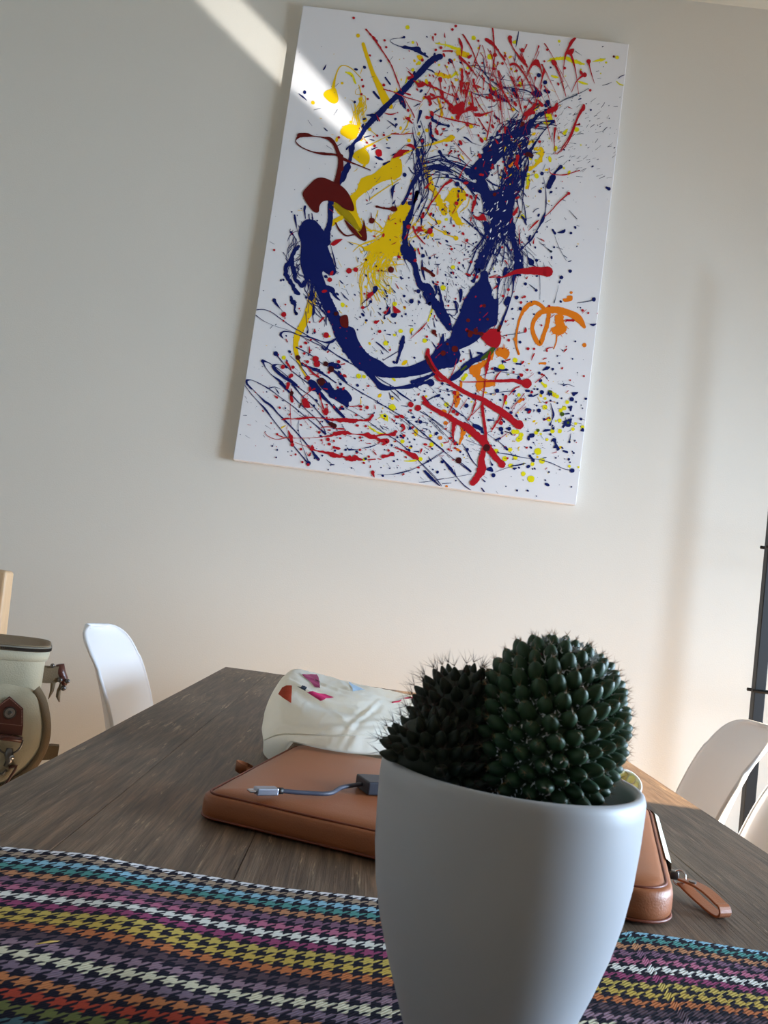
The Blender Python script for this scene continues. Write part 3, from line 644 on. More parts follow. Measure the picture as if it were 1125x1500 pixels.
S('navy', [(425, 290, 30), (430, 360, 22), (440, 430, 34), (490, 465, 16)], .2); S('navy', [(440, 180, 30), (450, 250, 34), (510, 285, 34), (570, 305, 14), (610, 315, 34)], .3); S('navy', [(325, 165, 34), (310, 220, 26), (290, 290, 8)]); D('navy', 312, 322, 16); S('navy', [(345, 460, 40), (350, 500, 14)], .3); S('navy', [(520, 580, 36), (540, 610, 24)]); S('navy', [(110, 20, 50), (150, 90, 44), (170, 140, 8)], .3); S('navy', [(330, 560, 30), (345, 620, 14)]); S('navy', [(770, 430, 12), (800, 445, 20), (860, 490, 6), (950, 520, 4)]); S('navy', [(1080, 210, 10), (1110, 235, 26)])
S('navy', [(440, 190, 10), (500, 155, 10), (560, 120, 6)]); S('navy', [(120, 560, 8), (170, 515, 6), (260, 520, 6), (350, 530, 8)])
tangle('navy', [(612, 160), (618, 200), (612, 240), (618, 280), (600, 320)], 22, 12, .4, 1.6, .5)
tangle('navy', [(600, 250), (650, 240), (700, 270), (720, 300)], 18, 10, .4, 2.0, .5)
tangle('navy', [(690, 90), (720, 120), (760, 140), (800, 150)], 14, 14, .3, 1.2, .5)
# upper right diagonal mass
K(690, 150)
B('navy', [(20, 640), (110, 540), (130, 460), (250, 400), (340, 360), (430, 310), (520, 240), (600, 190), (680, 130), (740, 100), (780, 70), (840, 60), (760, 130), (690, 170), (640, 230), (600, 340), (550, 390), (500, 350), (430, 400), (370, 480), (320, 540), (270, 610), (200, 690), (170, 770), (60, 800), (-30, 750)], jag=3)
S('navy', [(60, 700, 60), (100, 790, 90), (130, 880, 100), (170, 960, 110), (230, 1040, 120)], .2)
for P in ([(850, 200, 36), (800, 240, 14), (740, 310, 10), (680, 390, 16), (620, 480, 30), (560, 560, 14), (500, 640, 10)], [(840, 195, 26), (720, 200, 8), (640, 210, 10), (600, 260, 16)], [(250, 360, 8), (310, 280, 9), (370, 220, 10), (440, 170, 8), (490, 130, 4)], [(430, 240, 24), (400, 280, 12), (350, 330, 8)], [(450, 280, 30), (430, 220, 14), (500, 180, 8)], [(520, 360, 40), (560, 480, 60), (500, 560, 26), (420, 600, 16)], [(600, 520, 60), (620, 560, 40)], [(580, 560, 12), (590, 640, 14), (550, 740, 40), (530, 850, 30), (470, 930, 40)], [(440, 700, 30), (390, 800, 50), (370, 900, 60), (340, 980, 70)], [(480, 730, 20), (430, 830, 16), (420, 940, 50)], [(160, 800, 14), (220, 840, 16), (300, 870, 12), (370, 850, 8)]):
    S('navy', P, .3)
S('navy', [(925, 665, 38), (870, 720, 18), (835, 790, 50), (800, 870, 54)], .1); D('navy', 730, 735, 19); D('navy', 958, 490, 10); S('navy', [(240, 140, 18), (290, 180, 18)]); DS('navy', [(410, 545, 14), (75, 515, 7), (390, 640, 8), (215, 365, 18)])
S('navy', [(790, 0, 50), (770, 40, 30)])
tangle('navy', [(700, 250), (730, 215), (770, 185), (805, 165)], 60, 11, .4, 2.2, .4)
tangle('navy', [(760, 200), (752, 240), (745, 290), (735, 330)], 60, 12, .4, 2.4, .5)
K(690, 40)
B('navy', [(620, 690), (650, 655), (710, 655), (735, 700), (700, 720), (650, 715)], False); S('navy', [(640, 690, 16), (570, 655, 12), (480, 640, 14), (400, 625, 6)]); S('navy', [(670, 650, 16), (645, 600, 12), (620, 600, 6)]); DS('navy', [(698, 497, 23), (763, 570, 22), (820, 417, 10), (418, 752, 12)]); S('navy', [(760, 655, 30), (800, 670, 34)]); splat('navy', 785, 795, 26); S('navy', [(490, 40, 4), (475, 130, 16), (460, 210, 4)]); S('navy', [(455, 260, 6), (452, 340, 12)]); S('navy', [(200, 650, 40), (240, 690, 40)], .5); S('navy', [(260, 700, 26), (310, 735, 34), (370, 765, 20)], .3); S('navy', [(430, 650, 30), (470, 710, 46)], .3)
S('grey', [(890, 790, 5), (980, 740, 12), (1090, 700, 10)]); S('navy', [(310, 545, 10), (345, 500, 8)])
K(800, 50, 8.65); S('grey', [(710, 655, 5), (780, 635, 8), (830, 612, 4)]); S('navy', [(910, 565, 7), (950, 535, 10), (1000, 520, 3)]); S('grey', [(290, 815, 8), (370, 775, 12), (460, 735, 8), (540, 690, 4)]); D('navy', 565, 965, 13); S('navy', [(410, 830, 12), (440, 820, 14)]); S('grey', [(370, 220, 8), (450, 275, 2)]); D('navy', 60, 427, 10)
K(690, 260)
B('navy', [(-20, 60), (60, 60), (130, 110), (180, 130), (300, 120), (380, 100), (450, 150), (490, 180), (440, 240), (430, 330), (400, 420), (360, 440), (300, 470), (270, 520), (220, 600), (180, 560), (200, 420), (130, 300), (110, 180), (0, 130)], jag=2)
S('navy', [(370, 370, 90), (400, 480, 84), (430, 600, 70), (450, 700, 50), (480, 800, 50), (500, 880, 70), (510, 960, 50), (480, 1010, 20)], .15)
S('navy', [(280, 430, 90), (240, 540, 60), (200, 640, 56), (150, 760, 60), (90, 880, 80), (70, 960, 60)], .2); S('navy', [(300, 520, 40), (330, 600, 30), (340, 680, 8)], .3); S('navy', [(150, 480, 60), (160, 560, 40)], .4)
S('navy', [(845, 0, 60), (800, 90, 56)], .1); D('navy', 710, 145, 19); S('navy', [(745, 0, 4), (768, 120, 6), (772, 260, 12), (765, 350, 8), (740, 430, 34), (715, 480, 20), (670, 560, 10), (620, 640, 20), (560, 700, 10), (490, 780, 10)], .1); S('navy', [(595, 640, 30), (610, 600, 16)]); S('navy', [(530, 720, 30), (500, 760, 14)]); S('navy', [(540, 760, 5), (590, 830, 12), (620, 880, 60)], .1)
S('navy', [(520, 400, 14), (550, 440, 24), (570, 490, 10)], .3); S('navy', [(640, 360, 8), (665, 330, 8), (700, 320, 4)]); S('navy', [(840, 540, 18), (865, 580, 24)]); S('navy', [(890, 570, 6), (950, 560, 34), (965, 540, 14)], .2); D('navy', 1028, 575, 14); D('navy', 855, 720, 11); S('grey', [(700, 660, 3), (780, 730, 6), (825, 765, 24)]); S('grey', [(860, 600, 3), (900, 710, 5), (980, 860, 3)]); S('grey', [(1010, 340, 3), (1090, 430, 8)]); S('navy', [(0, 460, 8), (80, 560, 12), (160, 650, 8)]); D('navy', 675, 855, 16)
D('navy', 1100, 0, .5)
S('navy', [(892, 277, 5), (888, 275, 3)], raw=True)
tangle('navy', [(725, 280), (735, 320), (715, 370), (700, 410)], 50, 12, .4, 2.0, .5)
tangle('navy', [(735, 320), (752, 360), (755, 400)], 26, 7, .4, 1.6, .5)
tangle('navy', [(700, 300), (720, 340), (760, 380), (740, 460)], 26, 18, .3, 1.0, .5)
K(680, 370)
B('navy', [(180, 200), (240, 200), (250, 290), (285, 380), (280, 430), (310, 480), (350, 480), (350, 600), (335, 740), (260, 780), (200, 840), (100, 930), (-100, 1020), (-230, 1040), (-260, 960), (-150, 880), (-120, 780), (-60, 660), (0, 490), (80, 360), (150, 290)], jag=1)
S('navy', [(220, 0, 60), (190, 60, 90), (180, 150, 60)], .3); S('navy', [(150, 110, 20), (130, 200, 14), (95, 300, 34)]); S('navy', [(430, 170, 40), (415, 230, 40)]); S('navy', [(360, 250, 30), (350, 310, 36), (345, 400, 10), (340, 500, 14)]); S('navy', [(535, 0, 60), (560, 80, 90), (530, 200, 50), (508, 290, 24), (500, 400, 10), (470, 500, 12), (440, 590, 18), (400, 690, 24), (360, 790, 30)], .12); S('navy', [(455, 480, 56), (435, 520, 60)], big=False); S('navy', [(690, 100, 60), (680, 80, 40)], big=False)
DS('navy', [(1090, 193, 19), (1000, 258, 20), (630, 325, 16), (740, 390, 16), (540, 465, 20), (577, 580, 19), (718, 636, 9), (503, 685, 10), (745, 80, 14)]); S('navy', [(980, 310, 18), (990, 290, 8)]); S('grey', [(970, 340, 3), (945, 450, 4), (925, 520, 10)]); S('grey', [(670, 330, 5), (740, 385, 12)]); S('grey', [(385, 865, 4), (450, 850, 8), (620, 825, 6)])
K(740, 420); D('navy', 912, 132, 22); S('grey', [(890, 145, 8), (820, 158, 10), (740, 170, 4)]); S('navy', [(880, 390, 14), (905, 395, 26), (935, 385, 10)]); DS('navy', [(155, 230, 17), (295, 285, 9), (80, 333, 9), (152, 573, 15), (722, 565, 10), (537, 715, 9), (692, 745, 9), (557, 788, 9), (490, 850, 14), (350, 890, 15), (520, 898, 10), (775, 218, 8), (120, 110, 18)]); S('navy', [(390, 860, 14), (430, 840, 34), (455, 830, 16)]); S('navy', [(115, 795, 16), (160, 800, 20)]); S('navy', [(10, 855, 24), (30, 860, 10)])
# lower bowl second arm
K(620, 480)
S('navy', [(780, 110, 26), (740, 190, 40), (680, 260, 46), (600, 310, 60), (520, 340, 60), (450, 390, 64), (380, 460, 56), (320, 510, 64), (270, 540, 30)], .12); S('green', [(730, 200, 30), (680, 270, 50), (600, 320, 24)], .1); S('navy', [(480, 230, 12), (495, 310, 20)]); S('green', [(440, 400, 24), (390, 440, 18)], .3); S('navy', [(560, 260, 20), (600, 270, 30)])
DS('navy', [(760, 650, 22), (445, 805, 22), (195, 578, 14), (215, 402, 10), (175, 657, 10), (997, 152, 14), (15, 655, 10), (820, 690, 12), (905, 875, 16)]); S('navy', [(820, 350, 30), (850, 360, 12)]); S('navy', [(970, 375, 20), (1000, 380, 10)]); S('navy', [(740, 425, 40), (800, 440, 20), (860, 435, 22)], .3); S('navy', [(930, 655, 30), (950, 650, 14)]); S('navy', [(1060, 650, 26), (1085, 652, 26)]); S('navy', [(1050, 850, 14), (1090, 840, 40), (1090, 870, 30)], .3); S('navy', [(120, 710, 12), (150, 705, 26), (170, 695, 10)]); S('grey', [(30, 760, 3), (120, 712, 8)]); S('navy', [(370, 690, 8), (400, 705, 14)]); D('navy', 935+175, 700, 16)
for P in ([(0, 700, 8), (90, 800, 6), (200, 880, 5)], [(60, 600, 3), (200, 740, 4), (300, 830, 6), (420, 910, 4)], [(120, 620, 3), (240, 655, 6), (300, 650, 10)], [(580, 500, 3), (760, 455, 6), (1000, 490, 4)], [(640, 690, 3), (840, 660, 6), (930, 655, 6)]): S('navy', P)
# thin loops bottom left
K(350, 440)
for P in ([(180, 100, 10), (250, 95, 8), (330, 120, 7), (430, 190, 8), (560, 280, 8), (700, 360, 9), (860, 460, 8), (1000, 560, 9), (1125, 630, 14)], [(175, 155, 10), (260, 215, 4), (380, 270, 3), (500, 305, 4), (640, 370, 6), (800, 450, 8), (880, 485, 8), (1000, 560, 8)], [(455, 390, 8), (430, 355, 24), (455, 325, 14), (520, 325, 9), (620, 360, 8), (740, 385, 14), (870, 430, 12), (950, 430, 30), (1020, 380, 10)], [(365, 0, 40), (380, 30, 26), (430, 90, 5), (480, 140, 3)], [(560, 20, 54), (580, 50, 30), (575, 100, 16), (592, 140, 34)], [(770, 40, 10), (770, 130, 30), (760, 160, 10), (775, 230, 6)], [(690, 120, 8), (700, 240, 6), (712, 300, 8), (706, 335, 20)], [(380, 550, 50), (400, 575, 16), (470, 660, 7), (560, 740, 8), (680, 830, 10), (800, 920, 9)], [(590, 485, 14), (650, 515, 10), (750, 570, 8), (870, 660, 6), (960, 700, 8)], [(525, 570, 5), (600, 640, 6), (650, 700, 8), (720, 790, 6)], [(850, 480, 8), (890, 510, 26), (930, 450, 10)]):
    S('navy', P, .15)
for P in ([(245, 625, 34), (300, 640, 10), (380, 690, 8), (460, 750, 6), (600, 870, 10)], [(250, 640, 20), (280, 700, 7), (340, 770, 8), (420, 830, 26), (470, 890, 30), (520, 950, 14)], [(460, 668, 6), (400, 660, 8), (355, 680, 34), (390, 730, 30), (450, 780, 34), (540, 840, 26), (620, 900, 12)], [(75, 830, 26), (120, 820, 8), (200, 850, 6), (300, 910, 8)], [(75, 830, 30), (90, 870, 14), (130, 914, 14)], [(55, 870, 6), (90, 914, 7)]):
    S('navy', P, .15)
S('navy', [(640, 670, 8), (720, 690, 20), (800, 720, 34), (900, 780, 16), (1000, 850, 10)], .3); B('navy', [(730, 830), (780, 830), (820, 880), (850, 930), (740, 930)]); S('navy', [(690, 660, 8), (760, 740, 10), (860, 820, 8)]); S('navy', [(960, 660, 50), (1020, 690, 40), (1050, 690, 12)], .3); S('navy', [(960, 710, 20), (1040, 780, 30), (1110, 850, 20)], .3); D('navy', 1088, 523, 21); S('navy', [(780, 300, 12), (780, 335, 24)])
K(350, 560)
for P in ([(60, 30, 6), (120, 110, 7), (200, 200, 7), (270, 275, 20), (340, 370, 9), (450, 510, 9), (560, 650, 9), (700, 820, 14)], [(85, 20, 20), (130, 60, 9), (200, 130, 7), (260, 190, 20), (340, 250, 22), (400, 320, 12), (470, 390, 18), (560, 480, 12), (650, 580, 12), (740, 690, 14), (790, 760, 30), (820, 795, 30)], [(190, 5, 6), (300, 60, 8), (420, 150, 7), (560, 250, 8), (680, 350, 8), (800, 450, 10), (890, 530, 26)], [(430, 10, 30), (500, 80, 20), (580, 170, 10), (680, 270, 8), (790, 370, 7), (860, 450, 7), (890, 510, 12)], [(560, 10, 8), (650, 80, 8), (760, 160, 8), (850, 260, 6)], [(550, 20, 20), (660, 150, 9), (760, 240, 9), (850, 340, 12), (930, 420, 30), (980, 460, 46)], [(740, 0, 60), (850, 130, 40), (940, 220, 20), (1020, 310, 18), (1080, 360, 20)], [(620, 380, 4), (612, 480, 5), (640, 610, 4), (670, 700, 5), (712, 810, 10)], [(300, 65, 14), (370, 50, 8), (430, 72, 3)], [(440, 385, 3), (470, 380, 20)]):
    S('navy', P, .12)
B('navy', [(800, -20), (870, -40), (930, 20), (960, 60), (1010, 90), (1040, 70), (1125, 100), (1125, 260), (1060, 220), (960, 160), (920, 120), (850, 60)]); D('navy', 716, 835, 24); S('navy', [(1050, 270, 34), (1075, 275, 26)], .4); DS('navy', [(610, 497, 9), (480, 268, 9), (755, 292, 7), (395, 698, 10), (385, 775, 9), (920, 900, 8), (345, 657, 10), (990, 705, 12), (1100, 698, 12)]); S('navy', [(945, 850, 14), (980, 850, 10)])
K(490, 590)
for P in ([(-10, 20, 10), (80, 130, 26), (100, 150, 24)], [(440, 0, 10), (560, 60, 8), (760, 190, 8), (880, 290, 10), (1000, 390, 10), (1125, 490, 8)], [(110, 50, 5), (300, 160, 5), (480, 290, 7), (640, 390, 7), (760, 490, 9), (850, 580, 8), (1000, 740, 6), (1100, 850, 6)], [(880, 90, 8), (1000, 160, 7), (1125, 250, 6)], [(560, 90, 4), (740, 210, 5), (860, 330, 6), (990, 390, 6)], [(440, 740, 3), (560, 742, 4), (690, 720, 12), (820, 680, 6), (960, 605, 7), (1125, 500, 5)], [(870, 820, 4), (960, 812, 5), (1125, 780, 4)], [(960, 160, 3), (1060, 270, 5), (1125, 330, 4)], [(920, 700, 12), (980, 760, 30), (1040, 810, 10), (1090, 860, 6)], [(280, 470, 4), (370, 455, 10), (460, 420, 3)], [(150, 485, 20), (240, 485, 4)]):
    S('navy', P, .12)
DS('navy', [(648, 357, 12), (708, 360, 13), (775, 407, 10), (793, 450, 12), (612, 603, 11), (885, 198, 20), (810, 150, 14), (963, 605, 14), (1048, 320, 16), (1060, 715, 16), (370, 455, 9), (590, 437, 12), (320, 578, 14), (953, 513, 9), (80, 60, 16), (410, 105, 8), (780, 265, 16), (1110, 610, 16), (210, 545, 6)])
K(620, 590)
for P in ([(0, 310, 8), (80, 390, 10), (200, 490, 7), (340, 600, 7), (420, 660, 10), (490, 710, 16)], [(380, 610, 6), (440, 660, 12), (485, 705, 20)], [(0, 90, 6), (140, 210, 6), (300, 330, 5)], [(60, 160, 4), (180, 280, 5), (300, 400, 6), (350, 430, 24)], [(400, 420, 4), (450, 500, 12), (500, 590, 12), (560, 660, 5)], [(430, 160, 5), (540, 300, 7), (640, 400, 8), (660, 470, 60)], [(240, 10, 8), (350, 90, 8), (480, 190, 5), (700, 350, 4), (800, 420, 6), (860, 480, 22)], [(180, 560, 4), (280, 680, 30), (340, 760, 7), (420, 850, 12), (490, 900, 6)], [(0, 640, 4), (120, 760, 5), (190, 860, 4)], [(20, 700, 12), (60, 755, 30), (110, 810, 10), (175, 860, 8)], [(0, 820, 4), (150, 795, 4), (330, 765, 4), (500, 735, 4)], [(0, 640, 4), (120, 570, 4), (220, 500, 4)], [(200, 835, 8), (290, 828, 5)], [(600, 880, 10), (628, 915, 14)], [(600, 780, 5), (635, 812, 14)], [(440, 380, 5), (560, 430, 4), (660, 470, 5)], [(700, 510, 2), (900, 535, 10), (1000, 560, 5), (1100, 575, 4)], [(740, 715, 3), (900, 660, 5), (1040, 625, 8)], [(685, 500, 6), (690, 600, 5), (710, 640, 22)]):
    S('navy', P, .12)
B('navy', [(510, 220), (560, 225), (610, 260), (612, 290), (570, 280), (515, 250)], False); B('navy', [(650, 680), (700, 660), (720, 710), (660, 700)], False); DS('navy', [(445, 32, 22), (133, 320, 14), (48, 607, 12), (275, 675, 19), (148, 715, 12), (722, 748, 23), (455, 480, 16), (335, 802, 9), (965, 903, 10), (1073, 905, 10), (885, 268, 20), (800, 272, 24), (1110, 340, 22), (940, 680, 12), (902, 100, 14)]); S('navy', [(670, 180, 24), (730, 180, 8)]); S('navy', [(740, 385, 12), (790, 368, 24)])
K(740, 550, 7.5)
DS('navy', [(100, 175, 16), (232, 170, 14), (258, 170, 14), (318, 150, 10), (355, 152, 12), (402, 185, 24), (730, 262, 25), (778, 292, 11), (620, 253, 10), (573, 305, 11), (370, 387, 23), (345, 332, 11), (428, 482, 15), (300, 660, 24), (527, 583, 16), (497, 648, 13), (832, 480, 16), (745, 445, 13), (42, 590, 19), (555, 907, 10), (655, 918, 7), (698, 922, 15), (712, 955, 9), (752, 853, 12), (600, 1035, 8), (480, 1062, 11), (735, 1045, 25), (727, 1225, 9), (130, 1265, 11), (818, 1048, 8), (765, 716, 9), (850, 362, 8), (315, 382, 9), (705, 732, 14), (885, 258, 14), (60, 408, 12), (110, 280, 12)])
B('navy', [(640, 510), (680, 490), (730, 475), (725, 520), (710, 550), (665, 555), (640, 580), (620, 565), (645, 545)], False, 1); B('navy', [(530, 690), (560, 700), (560, 740), (590, 790), (600, 810), (570, 830), (560, 800), (525, 800), (545, 760), (530, 730), (505, 720)], False); S('navy', [(640, 830, 20), (680, 845, 24)]); S('navy', [(270, 885, 30), (290, 910, 24), (310, 940, 30)], .3); B('navy', [(830, 600), (850, 575), (870, 600), (870, 620), (830, 612)], False); S('navy', [(725, 345, 26), (718, 385, 20)]); S('navy', [(735, 195, 14), (765, 200, 34), (795, 190, 14)]); B('navy', [(210, 385), (250, 362), (288, 375), (275, 415), (245, 420), (240, 395)], False); S('navy', [(410, 620, 6), (445, 605, 28), (490, 600, 16)]); S('navy', [(500, 310, 4), (525, 400, 16), (530, 440, 24), (510, 500, 6), (492, 545, 22)]); S('navy', [(720, 640, 6), (708, 720, 10)]); S('navy', [(60, 875, 8), (100, 880, 14), (200, 905, 5), (300, 915, 6), (400, 930, 7), (520, 970, 7), (640, 1025, 7), (720, 1040, 8)], .1); S('navy', [(640, 112, 14), (690, 100, 7), (760, 125, 4)]); splat('navy', 490, 195, 26, 7); D('green', 495, 180, 18); D('green', 625, 425, 24); D('green', 360, 605, 18); D('green', 690, 520, 16); S('navy', [(655, 425, 12), (700, 420, 18)]); S('navy', [(265, 225, 24), (310, 230, 14), (360, 205, 12)]); S('navy', [(80, 995, 12), (150, 985, 14), (225, 965, 8)]); S('navy', [(90, 1022, 20), (120, 1020, 16)]); S('navy', [(0, 790, 30), (25, 815, 20)])
S('navy', [(235, 1268, 8), (255, 1270, 14)])
# --- bare streaks left inside the blue mass
for P in ([(700, 235), (730, 205), (765, 180)], [(745, 230), (752, 215), (775, 195)], [(738, 290), (748, 262), (760, 240)], [(705, 330), (712, 310), (725, 300)], [(735, 345), (740, 360), (738, 385)], [(712, 375), (720, 350), (730, 335)]):
    c0_ = crom(P, 2)
    for _ in range(15):
        q_ = R_.choice(c0_); a_ = math.atan2(P[-1][1]-P[0][1], P[-1][0]-P[0][0])+R_.gauss(0, .25); l_ = R_.uniform(2, 8); x_ = q_[0]+R_.gauss(0, 9); y_ = q_[1]+R_.gauss(0, 9)
        S('white', [(x_, y_, .4), (x_+l_/2*math.cos(a_), y_+l_/2*math.sin(a_), R_.uniform(.8, 2.0)), (x_+l_*math.cos(a_), y_+l_*math.sin(a_), .4)], .4, True, False, 2)
scat(['yellow', 'dark_red', 'red'], 60, 745, 245, 22, 30, .4, 1.8, line=.4, ang=-.9)
# --- reds
scat(['red'], 150, 690, 150, 55, 45, .5, 2.8, ang=1.1, line=.35)
scat(['red'], 110, 640, 320, 70, 60, .5, 2.2, line=.3)
scat(['red'], 130, 560, 640, 95, 22, .5, 2.6, ang=.15, line=.2)
scat(['red'], 110, 480, 560, 45, 60, .5, 2.4, line=.2)
scat(['red'], 110, 730, 540, 60, 80, .5, 2.2, line=.3, ang=-.8)
for P in ([(570+R_.uniform(60, 230), 60+R_.uniform(0, 80)) for _ in range(60)],):
    for x, y in P:
        a = R_.uniform(.95, 1.5) if R_.random() < .7 else R_.uniform(1.7, 2.1); l = R_.uniform(25, 90)
        S('red', [(x, y, R_.uniform(.9, 2.6)), (x+l*.2*math.cos(a), y+l*.2*math.sin(a), .8), (x+l*math.cos(a+.08), y+l*math.sin(a+.08), .35)], .4, True, False)
K(430, 0)
S('red', [(745, 305, 12), (790, 355, 16), (840, 415, 20), (910, 520, 14), (975, 620, 12), (1020, 700, 8), (1060, 820, 8), (1110, 940, 8)], .4)
DS('red', [(620, 190, 14), (938, 420, 13), (955, 490, 12), (930, 880, 16), (705, 828, 12), (717, 893, 14)])
K(430, 120)
S('dark_red', [(60, 555, 46), (100, 550, 44), (150, 553, 40), (200, 562, 14), (300, 575, 14), (380, 595, 40), (425, 650, 36), (455, 720, 40), (485, 800, 50), (490, 900, 50)], .06)
S('dark_red', [(60, 560, 36), (25, 600, 10), (30, 630, 12), (90, 680, 12), (200, 725, 14), (320, 745, 28), (440, 755, 22), (520, 800, 34), (600, 835, 16), (700, 875, 12), (790, 912, 12)], .08)
DS('red', [(467, 575, 13), (700, 130, 13), (765, 180, 11), (862, 558, 13), (930, 550, 13), (757, 630, 12), (835, 662, 15), (825, 568, 9), (717, 48, 12)]); B('red', [(845, 720), (870, 695), (905, 710), (910, 760), (880, 775), (855, 760)], False); S('red', [(930, 80, 14), (1000, 100, 9), (1080, 125, 6)]); S('red', [(940, 325, 6), (1000, 340, 14), (1060, 325, 6)]); S('red', [(1010, 537, 8), (1080, 538, 12)]); B('red', [(1020, 790), (1080, 720), (1125, 715), (1125, 760), (1060, 780)], False)
K(370, 180, 4.018)
B('dark_red', [(295, 415), (330, 370), (375, 330), (420, 325), (470, 345), (520, 370), (560, 410), (590, 470), (598, 515), (575, 520), (530, 500), (500, 475), (450, 460), (415, 465), (395, 490), (390, 525), (370, 530), (345, 510), (310, 460)])
S('dark_red', [(520, 200, 30), (515, 260, 28), (500, 330, 30), (495, 360, 40)], .05)
B('dark_red', [(540, 570), (590, 615), (630, 640), (650, 600), (655, 570), (670, 640), (672, 690), (645, 695), (600, 660), (565, 620)]); S('ochre', [(470, 485, 4), (560, 570, 6), (640, 670, 5)])
S('dark_red', [(490, 590, 8), (510, 630, 10), (550, 665, 10), (595, 660, 8)], .1); S('dark_red', [(730, 495, 14), (780, 505, 10), (840, 510, 26)], .2); D('dark_red', 702, 577, 18); S('dark_red', [(700, 565, 8), (698, 530, 3)]); B('red', [(460, 715), (490, 690), (530, 685), (510, 705), (480, 725)], False); D('red', 568, 872, 17); D('red', 608, 866, 14); D('dark_red', 815, 865, 18); D('red', 128, 750, 7); D('red', 455, 925, 14)
K(570, 30)
S('red', [(720, 190, 14), (740, 240, 30), (750, 300, 16), (745, 370, 8)], .2); S('red', [(760, 150, 14), (800, 210, 16), (850, 300, 14), (890, 400, 8), (940, 520, 5)], .3); S('red', [(1065, 70, 14), (1075, 180, 14), (1085, 280, 12), (1088, 360, 10), (1070, 500, 8), (1040, 600, 8)], .2); DS('red', [(686, 62, 15), (652, 97, 15), (476, 148, 12), (534, 285, 16), (480, 308, 15), (342, 412, 16), (918, 213, 12), (960, 443, 11), (1090, 357, 20), (1075, 498, 15), (1067, 617, 13), (575, 697, 11), (1005, 203, 18), (775, 725, 14)])
S('red', [(1000, 200, 30), (1045, 225, 36), (1090, 270, 20), (1125, 310, 16)], .2); B('red', [(805, 380), (845, 355), (850, 375), (820, 400)], False); S('red', [(720, 370, 14), (780, 430, 26), (850, 510, 14), (910, 590, 6)], .3); B('red', [(505, 595), (540, 590), (545, 630), (525, 645), (510, 625)], False); S('red', [(525, 640, 12), (535, 730, 8), (525, 860, 6)]); S('red', [(750, 510, 26), (752, 600, 24), (745, 650, 34), (740, 770, 8)], .3); S('red', [(825, 640, 10), (805, 730, 24), (785, 800, 10)]); S('red', [(870, 615, 28), (872, 650, 20), (920, 750, 6)]); S('red', [(975, 600, 24), (975, 640, 10), (960, 760, 5)]); S('red', [(555, 320, 14), (600, 318, 16), (650, 320, 20)]); B('red', [(270, 635), (320, 650), (340, 630), (385, 660), (340, 690), (300, 690)], False, 1); S('red', [(380, 665, 20), (480, 700, 18), (560, 740, 12), (700, 800, 6)], .3); B('red', [(420, 750), (470, 770), (460, 790), (430, 780)], False); S('red', [(540, 740, 40), (560, 800, 20)], .3); S('red', [(370, 790, 20), (430, 810, 24), (520, 790, 14), (600, 840, 20), (640, 890, 30)], .3); S('red', [(200, 530, 12), (240, 580, 24), (200, 600, 30)], .4); S('red', [(690, 760, 24), (700, 800, 10)]); S('red', [(450, 175, 20), (455, 215, 8)]); S('red', [(845, 740, 12), (862, 860, 18), (860, 910, 10)]); S('red', [(1010, 800, 30), (1060, 800, 20)], .4); S('red', [(0, 420, 4), (50, 530, 10), (110, 680, 6)]); S('red', [(0, 720, 5), (160, 790, 12), (330, 840, 5)])
K(570, 140)
B('red', [(630, 150), (660, 130), (700, 90), (770, 70), (775, 150), (790, 170), (740, 200), (715, 255), (685, 245), (690, 200), (640, 190)], False, 2); B('red', [(780, 160), (830, 110), (900, 125), (900, 170), (850, 160)], False, 2); S('red', [(880, 190, 16), (920, 210, 40), (1000, 190, 16), (1070, 165, 8)], .3); S('red', [(470, 195, 6), (560, 230, 10), (680, 260, 16), (800, 285, 14), (930, 315, 8)], .3); S('red', [(580, 60, 20), (650, 110, 24), (660, 160, 24)], .3); S('red', [(410, 20, 40), (430, 90, 26)], .3); S('red', [(800, 0, 8), (770, 120, 14)]); S('red', [(850, 0, 10), (860, 110, 16)]); S('red', [(1050, 180, 8), (1040, 280, 10), (1015, 400, 14), (1000, 470, 8)]); S('red', [(920, 240, 12), (970, 320, 12), (1020, 390, 10)]); S('red', [(660, 460, 4), (740, 560, 7), (850, 680, 5)]); S('red', [(880, 20, 8), (940, 120, 10), (1000, 200, 5)]); S('red', [(480, 345, 20), (500, 400, 26)], .5, big=False); S('red', [(560, 350, 26), (575, 345, 14)]); S('red', [(530, 410, 14), (550, 390, 14)]); S('red', [(45, 640, 14), (110, 590, 46), (200, 570, 14)], .2); S('red', [(180, 520, 10), (230, 520, 40), (260, 545, 16)], .3); S('red', [(20, 400, 5), (130, 402, 10), (260, 390, 5)]); S('red', [(610, 610, 10), (640, 575, 24)]); B('red', [(940, 430), (975, 470), (955, 490), (935, 465)], False); S('red', [(710, 620, 10), (735, 690, 5)]); S('red', [(840, 670, 4), (760, 770, 8), (725, 850, 16)]); S('red', [(200, 250, 24), (240, 290, 12)]); S('red', [(390, 230, 36), (430, 230, 16)], .4); S('red', [(150, 20, 6), (240, 180, 10), (260, 230, 12)]); S('red', [(210, 30, 3), (330, 70, 8)]); D('red', 590, 515, 14); D('red', 710, 580, 9)
K(570, 250)
